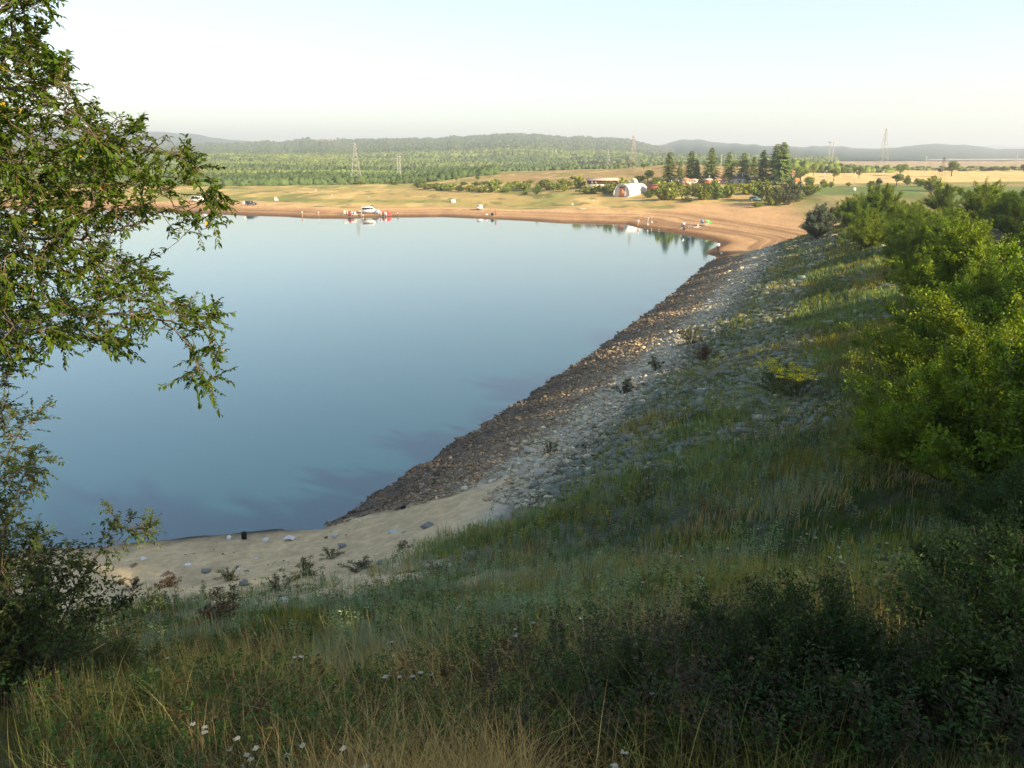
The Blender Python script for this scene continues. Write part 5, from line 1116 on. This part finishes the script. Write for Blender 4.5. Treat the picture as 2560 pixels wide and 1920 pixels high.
# black-roofed open shelter
p = at(1685, 460); k = dist(p) / FPX; o = thing('shelter', 'open white-posted shelter with a dark canopy, leftmost by the conifers', 'shelter', p, .1); w = 17 * k
for x in (-w / 2, w / 2):
    for y in (-1.2, 1.2): MB().box((x, y, .8), (.16, .16, 1.6)).build('post', M_wht, o)
MB().prism([(-1.5, 1.6), (1.5, 1.6), (0, 2.1)], w + .5, 'x').build('canopy', M_dark, o)
# longhouse
p = at(1505, 469); k = dist(p) / FPX; w = 74 * k; o = thing('longhouse', 'long low brown hut with pale shingle roof behind bushes', 'house', (p.x, p.y, p.z - .2), .12); H = 24 * k
MB().box((0, 0, H * .22), (w * .86, 3.6, H * .44)).build('base_wall', M_white, o); MB().box((0, 0, H * .60), (w * .92, 4.4, H * .32)).build('wall', M_brown, o)
MB().prism([(-3.2, H * .76), (3.2, H * .76), (3.2, H * .80), (0, H), (-3.2, H * .80)], w, 'x').build('roof', M_shing, o)
for i in range(7):
    x = (i + .5) / 7 * w * .86 - w * .43
    if i in (0, 1, 4, 5): f = MB().box((x, -2.23, H * .6), (.7, .06, H * .22)).build('window', M_wht, o); MB().box((x + .2, -2.27, H * .6), (.25, .03, H * .18)).build('pane', M_glass, f)
    if i in (1, 2): MB().box((x, -1.83, H * .2), (.35, .06, H * .28)).build('door', M_brown, o)
# arched hangars
def hangar(u, vb, wpx, hpx, lpx, lb, rz, roofm, front=True):
    p = at(u, vb); k = dist(p) / FPX; w = wpx * k; h = hpx * k; L = lpx * k; n = 16; o = thing('hangar', lb, 'hangar', (p.x, p.y, p.z - .15), rz); b0 = h * .16
    arc = [(-w / 2 * math.cos(PI * i / n), b0 + (h - b0) * math.sin(PI * i / n) ** .9) for i in range(n + 1)]
    m = MB(); P = []
    for y in (0, L):
        for s_ in (1, .975): P += [(a * s_, y, z * s_ if z > b0 + .01 else z) for a, z in arc]
    N1 = n + 1; Q = [(i, i + 1, 2 * N1 + i + 1, 2 * N1 + i) for i in range(n)] + [(N1 + i + 1, N1 + i, 3 * N1 + i, 3 * N1 + i + 1) for i in range(n)] + [(i + 1, i, N1 + i, N1 + i + 1) for i in range(n)] + [(2 * N1 + i, 2 * N1 + i + 1, 3 * N1 + i + 1, 3 * N1 + i) for i in range(n)]
    m.add(P, Q).build('roof', roofm, o, smooth=False)
    a2 = [(-w / 2 * .97, 0)] + [(a * .97, z * .97) for a, z in arc] + [(w / 2 * .97, 0)]
    MB().prism(a2, .12, 'y', (0, .45, 0)).build('front_wall', M_hfront, o); MB().prism(a2, .12, 'y', (0, L - .3, 0)).build('rear_wall', M_hfront, o)
    for sx in (-1, 1): MB().box((sx * w / 2 * .97, L / 2, b0 / 2), (.2, L - .8, b0)).build('base_wall', M_conc, o)
    if front:
        d = MB().box((-w * .02, .36, h * .42), (w * .34, .08, h * .80)).build('door', M_hdoor, o); MB().box((-w * .02, .30, h * .765), (w * .34, .05, h * .12)).build('transom', M_maroon, d); MB().box((-w * .05, .26, h * .77), (w * .16, .04, h * .06)).build('sign_plate', M_dark, d)
        MB().box((w * .22, .3, h * .07), (w * .36, .1, h * .14)).build('plinth', M_conc, o)
        MB().tube([(a * 1.01, -.02, z * 1.01) for a, z in arc], .11, 5).build('rim', M_wht, o)
    return o
hangar(1554, 493, 43, 32, 103, 'white arched hangar with an orange door, beside the bushes', -.6, M_hang)
hangar(1579, 466, 17, 19, 26, 'pale green arched hut seen behind the white hangar', -.45, M_lime, False)
p = at(1636, 481); k = dist(p) / FPX; o = thing('rusty_shed', 'rust-red sheet shed behind the right end of the hangar', 'shed', (p.x, p.y, p.z - .1), .1); MB().box((0, 0, 1.3), (30 * k, 4, 2.6)).build('wall', M_rsheet, o); MB().prism([(-2.3, 2.6), (2.3, 2.6), (2.3, 3.0), (-2.3, 2.75)], 31 * k, 'x').build('roof', M_rsheet, o)

# ---- cars
M_tyre = mat("tyre", (.02, .02, .02), .8); M_rim = mat("rim", (.4, .4, .42), .4, metal=.6)
def car_paint(n, c): return mat("car_paint_" + n, c, .3, spec=.5)
CP_W = car_paint('white', (.80, .80, .80)); CP_S = car_paint('silver', (.45, .47, .5)); CP_D = car_paint('dark', (.03, .035, .045)); CP_G = car_paint('green', (.12, .2, .2))
def car(p, rz, lb, paint, L=4.1, W=1.7, H=1.45, van=False, cat='car', name='parked_car'):
    o = thing(name, lb, cat, p, rz); hl = L / 2
    if van: prof = [(-hl, .3), (hl, .3), (hl, 1.0), (hl * .78, 1.15), (hl * .55, H - .1), (hl * .4, H), (-hl * .97, H), (-hl, H - .15)]
    else: prof = [(-hl, .3), (hl, .3), (hl, .72), (hl * .9, .82), (hl * .42, .92), (hl * .12, H - .04), (-hl * .1, H), (-hl * .62, H - .03), (-hl * .9, .98), (-hl, .9)]
    MB().prism(prof, W, 'y').build('body', paint, o)
    y = W / 2 + .012
    if van: gl = [(-hl * .9, 1.1), (hl * .6, 1.1), (hl * .5, H - .2), (-hl * .9, H - .2)]
    else: gl = [(-hl * .82, .97), (hl * .33, .95), (hl * .1, H - .12), (-hl * .58, H - .12)]
    for s_ in (-1, 1):
        m = MB(); m.add([(a, s_ * y, z) for a, z in gl] + [(a, s_ * (y + .02), z) for a, z in gl], [(0, 1, 2, 3), (4, 5, 6, 7), (0, 1, 5, 4), (1, 2, 6, 5), (2, 3, 7, 6), (3, 0, 4, 7)]).build('side_window', M_glass, o)
        for x in (-hl * .62, hl * .62):
            w = MB().tube([(x, s_ * (W / 2 - .18), .31), (x, s_ * (W / 2 + .03), .31)], .31, 12).build('wheel', M_tyre, o); MB().tube([(x, s_ * (W / 2 + .03), .31), (x, s_ * (W / 2 + .05), .31)], .18, 10).build('rim', M_rim, w)
        MB().box((hl + .01, s_ * W * .36, .66), (.05, .3, .14)).build('headlight', M_wht, o)
    fx = (hl * .27, hl * .66) if not van else (hl * .66, hl * .8)
    MB().box((-hl * (.78 if not van else 1.0) - .03, 0, (1.17 if not van else H * .72)), (.06 if van else .28, W * .8, .3)).build('rear_window', M_glass, o)
    MB().box((hl * (.28 if not van else .68), 0, 1.14 if not van else H * .72), (.3, W * .84, .3)).build('windscreen', M_glass, o)
    return o
car(at(1199, 524), PI / 2 + 0.05, 'white hatchback seen from behind, parked alone on the far shore', CP_W)
car(at(627, 513), .1, 'dark hatchback beside the red tent on the far left shore', CP_D)
car(at(923, 533), .15, 'white van with a doorway, in the camp by the white parasol', CP_W, 4.4, 1.9, 1.9, True, 'van', 'parked_van')
car(at(1890, 503), -.3, 'dark car with shiny windscreen half hidden in bushes near far shore', CP_G)
car(at(495, 505), .1, 'white van behind the tree twigs on the far left shore', CP_W, 4.6, 1.9, 1.9, True, 'van', 'parked_van')
car(at(528, 500), .2, 'white car above the grey tent on the far left shore', CP_W)
for k, (u, lb) in enumerate([(1872, 'dark car parked before the white house, left of the pair'), (1888, 'dark car parked under the white awning, right of the pair')]): car(at(u, 455), .1, lb, CP_D)
p = at(1884, 455); o = thing('awning', 'flat white awning frame over the right-hand dark car', 'awning', (p.x, p.y, p.z), .1); k = dist(p) / FPX
for x in (-12 * k, 12 * k): MB().box((x, -1.4, 1.05), (.12, .12, 2.1)).build('post', M_wht, o)
MB().box((0, 0, 2.15), (25 * k, 3, .12)).build('roof', M_wht, o)
# ---- tents, parasols, chairs
M_red = mat("red_fabric", (.70, .045, .05), .7); M_darkred = mat("dark_red_fabric", (.25, .03, .05), .7); M_gtent = mat("grey_fabric", (.33, .36, .40), .7); M_navy = mat("dark_fabric", (.06, .065, .08), .7); M_green = mat("green_fabric", (.10, .62, .05), .6); M_wf = mat("white_fabric", (.82, .78, .68), .7); M_bluef = mat("pale_blue_fabric", (.30, .42, .62), .7)
def dome(p, w, h, m_, lb, rz=0, name='tent', long=1.0):
    o = thing(name, lb, 'tent', (p.x, p.y, p.z - .03), rz); m = MB(); n = 12; V = []; R = 6
    for i in range(R + 1):
        f = i / R
        for k in range(n):
            a = 2 * PI * k / n; r = math.cos(f * PI / 2) ** .8 * (1 - .06 * (k % 3 == 0)); V.append((w / 2 * long * r * math.cos(a), w / 2 * r * math.sin(a), h * math.sin(f * PI / 2)))
    Q = [(i * n + k, i * n + (k + 1) % n, (i + 1) * n + (k + 1) % n, (i + 1) * n + k) for i in range(R) for k in range(n)]; m.add(V, Q); m.build('canopy', m_, o)
    d = MB(); d.add([(-.35, -w / 2 * 1.0, .02), (.35, -w / 2 * 1.0, .02), (.12, -w / 2 * .62, h * .72), (-.12, -w / 2 * .62, h * .72)], [(0, 1, 2, 3)]); d.add([(-.35, -w / 2 * 1.03, .02), (.35, -w / 2 * 1.03, .02), (.12, -w / 2 * .65, h * .74), (-.12, -w / 2 * .65, h * .74)], [(3, 2, 1, 0)]); d.build('door_flap', M_navy, o)
    return o
def K(p): return dist(p) / FPX
p = at(877, 538); dome(p, 17 * K(p), 10 * K(p), M_darkred, 'dark red open tent at the left of the shore camp', .2, long=1.1)
p = at(931, 521); dome(p, 11 * K(p), 8 * K(p), M_navy, 'dark dome tent behind the white van of the shore camp'); p = at(944, 534); dome(p, 15 * K(p), 11 * K(p), M_gtent, 'grey-white dome tent between the van and the long red tent')
p = at(966, 538); dome(p, 13 * K(p), 10 * K(p), M_red, 'long bright red tent at the right end of the shore camp', .25, long=2.0)
p = at(617, 513); dome(p, 9 * K(p), 7 * K(p), M_red, 'small red dome tent beside a dark car, far left shore'); p = at(540, 508); dome(p, 24 * K(p), 10 * K(p), M_gtent, 'large grey tent behind twigs, far left shore')
p = at(1231, 538); dome(p, 8 * K(p), 7 * K(p), M_navy, 'small dark dome tent on the sand tongue, centre of far shore'); p = at(1216, 538); dome(p, 8 * K(p), 3.5 * K(p), M_wf, 'low white shelter left of the small dark dome tent')
p = at(691, 501); o = thing('tarp', 'leaning white sheet on the green meadow, far left', 'sheet', p, .3); k = K(p); MB().add([(-4 * k, 0, 0), (5 * k, 0, 0), (1 * k, .8, 6 * k), (-4 * k, .8, 7 * k), (-4 * k, 1.6, 0), (5 * k, 1.6, 0)], [(0, 1, 2, 3), (4, 5, 2, 3), (0, 3, 3, 4)][:2], [(0, 3, 4), (1, 5, 2)]).build('sheet', M_wf, o)
p = at(1132, 506); o = thing('tent', 'tiny white tent on the dry meadow above the lone hatchback', 'tent', p, .3); MB().prism([(-.9, 0), (.9, 0), (0, 1.1)], 1.6, 'x').build('canopy', M_wf, o); MB().box((-.9, 0, .3), (.3, .8, .6)).build('door_flap', M_navy, o)
def parasol(p, w, h, m_, lb, tilt=0.0, rz=0):
    o = thing('parasol', lb, 'parasol', p, rz); o.rotation_euler = (tilt, 0, rz); MB().tube([(0, 0, -.1), (0, 0, h)], .04, 6).build('pole', M_wht, o)
    n = 8; m = MB(); V = [(0, 0, h)] + [(w / 2 * math.cos(2 * PI * k / n), w / 2 * math.sin(2 * PI * k / n), h * .80) for k in range(n)] + [(0, 0, h - .05)] + [(w / 2 * .98 * math.cos(2 * PI * k / n), w / 2 * .98 * math.sin(2 * PI * k / n), h * .80 - .05) for k in range(n)]
    m.add(V, [(1 + k, 1 + (k + 1) % n, n + 2 + (k + 1) % n, n + 2 + k) for k in range(n)], [(0, 1 + k, 1 + (k + 1) % n) for k in range(n)] + [(n + 1, n + 2 + (k + 1) % n, n + 2 + k) for k in range(n)]); m.build('canopy', m_, o); return o
p = at(903, 541); parasol(p, 14 * K(p), 14.5 * K(p), M_wf, 'white parasol standing in the shore camp, left of the van'); p = at(1767, 563); parasol(p, 14.5 * K(p), 13 * K(p), M_green, 'bright green parasol tilted on the brown shore', .55, .6)
p = at(797, 541); parasol(p, 5.5 * K(p), 12 * K(p), M_wf, 'narrow white parasol at the waterline left of the camp'); 
def chair(p, m_, lb, rz=0, group=None, s_=1.0):
    o = thing('camp_chair', lb, 'chair', p, rz, group, s_); MB().box((0, 0, .42), (.55, .5, .05)).build('seat', m_, o); MB().box((0, .25, .72), (.55, .05, .6)).build('backrest', m_, o)
    for x, y in ((-.25, -.22), (.25, -.22), (-.25, .22), (.25, .22)): MB().tube([(x, y, 0), (x, y, .42)], .025, 5).build('leg', M_wht, o)
    return o
for k, (u, v_, m_, lb) in enumerate([(861, 538, M_wf, 'low white lounger left of the dark red tent'), (881, 541, M_wf, 'white chair in front of the dark red tent, left one'), (890, 541, M_wf, 'white chair in front of the dark red tent, right one'), (872, 539, M_wf, 'white chair at the left corner of the dark red tent'), (906, 542, M_wf, 'white chair under the white parasol'), (953, 540, M_wf, 'white chair left of the long red tent front'),
                                     (964, 541, M_wf, 'white chair at the water before the long red tent'), (610, 514, M_wf, 'white chair left of the small red dome tent'), (1702, 573, M_navy, 'dark folding chair left of the standing angler group'), (1724, 570, M_bluef, 'blue folding chair in the middle of the brown spit'), (1765, 565, M_wf, 'white chair under the green parasol'), (1753, 564, M_bluef, 'pale blue chair left of the green parasol')]): chair(at(u, v_), m_, lb, k * .5, None, 1.25)
p = at(1740, 568); o = thing('mat', 'pale mat spread on the brown shore beside the chairs', 'mat', (p.x, p.y, p.z + .04), .5); MB().box((0, 0, 0), (2.2, 1.0, .06)).build('pad', M_wf, o); MB().box((1.0, 0, .08), (.35, .6, .12)).build('pillow', M_bluef, o)
for k, (u, v_, w, lb) in enumerate([(1803, 636, 5, 'white bucket behind the nearest angler'), (1619, 563, 4, 'white bucket at the feet of the angler in blue')]):
    p = at(u, v_); r = w * K(p) / 2; o = thing('bucket', lb, 'bucket', p); MB().lathe([(r * .8, 0), (r, r * 1.9), (r * .9, r * 1.9), (r * .75, .05)], 12).build('shell', M_wht, o); MB().tube([(-r, 0, r * 1.9), (-r * .5, 0, r * 2.5), (r * .5, 0, r * 2.5), (r, 0, r * 1.9)], .015, 5).build('handle', M_dark, o)
# pale stones on the far shore
for k, (u, v_, px, m_, lb) in enumerate([(1431, 512, 5, M_wht, 'round white stone on the meadow left of the hangar'), (789, 477, 4, M_wht, 'white stone on the far dry meadow, upper one'), (775, 482, 3, M_wht, 'white stone on the far dry meadow, lower one'), (830, 489, 4, M_wht, 'white stone on the dry meadow right of the other two'), (922, 495, 4, M_gtent, 'blue-grey drum on the meadow above the camp'), (1629, 557, 7, M_wf, 'white bag beside the angler in blue'), (1710, 575, 8, M_navy, 'dark bag at the foot of the standing angler'), (1745, 565, 5, M_wf, 'white cool box in the row of belongings'), (1733, 569, 4, M_bluef, 'blue bag in the row of belongings'), (1640, 556, 4, M_darkred, 'dark red bag on the tip of the shore behind the angler in blue'), (1629, 573, 2.5, M_wht, 'white speck of litter at the dark waterline, left one'), (1647, 575, 3, M_wht, 'white speck of litter at the dark waterline, right one')]):
    p = at(u, v_); w = px * K(p); tag(link('pebble' if k < 4 else 'bag' if k in (5, 6, 8, 9) else 'drum' if k == 4 else 'cool_box' if k == 7 else 'litter', crumple(60 + k, w, w * .8), m_, None, (p.x, p.y, p.z), k), lb, 'stone' if k < 4 else 'bag' if k in (5, 6, 8, 9) else 'drum' if k == 4 else 'box' if k == 7 else 'litter')
p = at(1454, 523); tag(MB().tube([(-1.3, 0, .12), (0, .05, .14), (1.3, 0, .12)], [.13, .15, .1], 7).build('log', M_shing, None, loc=p), 'pale log lying on the sand below the round white stone', 'log')
# the dark bush-like driftwood at the water's edge
# ---- people
M_skin = mat("skin", (.42, .25, .17), .6); M_hair = mat("dark_hair", (.03, .022, .018), .8); M_wshirt = mat("white_shirt", (.8, .8, .78), .8); M_trous = mat("dark_trousers", (.03, .03, .035), .8); M_khaki = mat("tan_trousers", (.45, .30, .17), .8)
def skin(name, chains, m_, parent, root=0):
    V = []; E = []; R = []
    idx = {}
    def vid(p):
        k = tuple(round(c, 4) for c in p[:3])
        if k not in idx: idx[k] = len(V); V.append(k); R.append(p[3])
        return idx[k]
    for ch in chains:
        ids = [vid(p) for p in ch]; E += list(zip(ids[:-1], ids[1:]))
    me = bpy.data.meshes.new(name); me.from_pydata(V, E, []); me.materials.append(m_); o = link(name, me, None, parent)
    sk = o.modifiers.new('skin', 'SKIN'); sl = me.skin_vertices[0].data
    for i, r in enumerate(R): sl[i].radius = (r, r)
    sl[root].use_root = True; sb = o.modifiers.new('sub', 'SUBSURF'); sb.levels = 1; sb.render_levels = 1; return o
def person(p, lb, shirt, trous, rz=0, pose='stand', s_=1.0, rod=False):
    o = thing('person', lb, 'person', p, rz, None, s_)
    pel = (0, 0, .95, .13); ch = (0, -.01, 1.28, .15); nk = (0, 0, 1.47, .055); hd = (0, -.01, 1.62, .085); tp = (0, -.01, 1.72, .06)
    if pose == 'fish': la = [(-.18, 0, 1.40, .055), (-.22, -.14, 1.18, .042), (-.12, -.38, 1.14, .03), (-.10, -.46, 1.15, .03)]; ra = [(.18, 0, 1.40, .055), (.24, -.10, 1.16, .042), (.08, -.34, 1.08, .03), (.04, -.42, 1.09, .03)]
    else: la = [(-.18, 0, 1.40, .055), (-.24, .02, 1.12, .042), (-.26, -.05, .88, .03), (-.26, -.07, .80, .028)]; ra = [(.18, 0, 1.40, .055), (.25, .02, 1.12, .042), (.24, -.10, .90, .03), (.24, -.14, .83, .028)]
    ll = [(-.09, 0, .88, .095), (-.11, -.03, .50, .065), (-.12, .02, .09, .042), (-.12, -.13, .035, .035)]; rl = [(.09, 0, .88, .095), (.13, -.02, .50, .065), (.15, .03, .09, .042), (.15, -.12, .035, .035)]
    skin('body', [[pel, ch, nk, hd, tp], [ch] + la, [ch] + ra, [pel] + ll, [pel] + rl], M_skin, o)
    g = lambda c, d: [(a, b, z, r + d) for a, b, z, r in c]
    skin('shirt', [g([(0, 0, .92, .14), ch, (0, 0, 1.44, .07)], .02), g([ch] + la[:2], .02), g([ch] + ra[:2], .02)], shirt, o); skin('trousers', [g([(0, 0, .98, .13)] + ll[:3], .018), g([(0, 0, .98, .13)] + rl[:3], .018)], trous, o)
    MB().lathe([(.02, 1.60), (.105, 1.62), (.11, 1.68), (.08, 1.75), (.01, 1.77)], 10, (0, .012, 0)).build('hair', M_hair, o, True)
    MB().lathe([(.004, -.02), (.016, 0), (.004, .02)], 6, (0, -.10, 1.615)).build('nose', M_skin, o)
    return o
per = [(1795, 630, 'person in white top and dark trousers fishing at the near spit', M_wshirt, M_trous, .3, 'fish', 1.0), (1595, 565, 'person in white shirt wading at the tip of the brown spit', M_wshirt, M_khaki, .6, 'fish', 1.0), (1619, 559, 'person in blue standing behind a white bucket', M_bluef, M_gtent, 1.0, 'fish', 1.05),
       (1709, 572, 'person in dark and white clothes standing by the dark chair', M_wshirt, M_navy, .2, 'stand', 1.0), (1239, 539, 'person in red beside the small dark dome tent', M_red, M_darkred, .4, 'stand', .95), (587, 513, 'person in dark clothes alone on the far left sand', M_navy, M_navy, .3, 'stand', .85),
       (755.6, 543, 'person in white standing at the waterline, left of the narrow parasol', M_wshirt, M_khaki, 2.0, 'stand', 1.15), (994, 541, 'person in grey at the waterline right of the red tent', M_gtent, M_navy, 1.0, 'stand', .8), (958, 528, '', 0, 0, 0, 0, 0)]
for (u, v_, lb, sh_, tr_, rz, po, s_) in per:
    if not lb: continue
    p = at(u, v_); p.z = max(p.z, 0.0); person(p, lb, sh_, tr_, rz, po, s_)
# their rods lie in the hands and are things of their own
for (u, v_, rz, lb) in [(1795, 630, .3, 'long fishing rod held out by the person in the white top'), (1595, 565, .6, 'fishing rod held by the wading person in white')]:
    p = at(u, v_); p.z = max(p.z, 0); o = thing('fishing_rod', lb, 'rod', p, rz); MB().tube([(-.02, -.3, 1.1), (-.05, -.46, 1.16), (-.1, -2.2, 2.2), (-.15, -3.6, 3.3)], [.016, .014, .01, .006], 5).build('rod', M_dark, o); MB().lathe([(.02, -.03), (.04, 0), (.02, .03)], 8, (-.05, -.5, 1.12)).build('reel', M_rim, o)
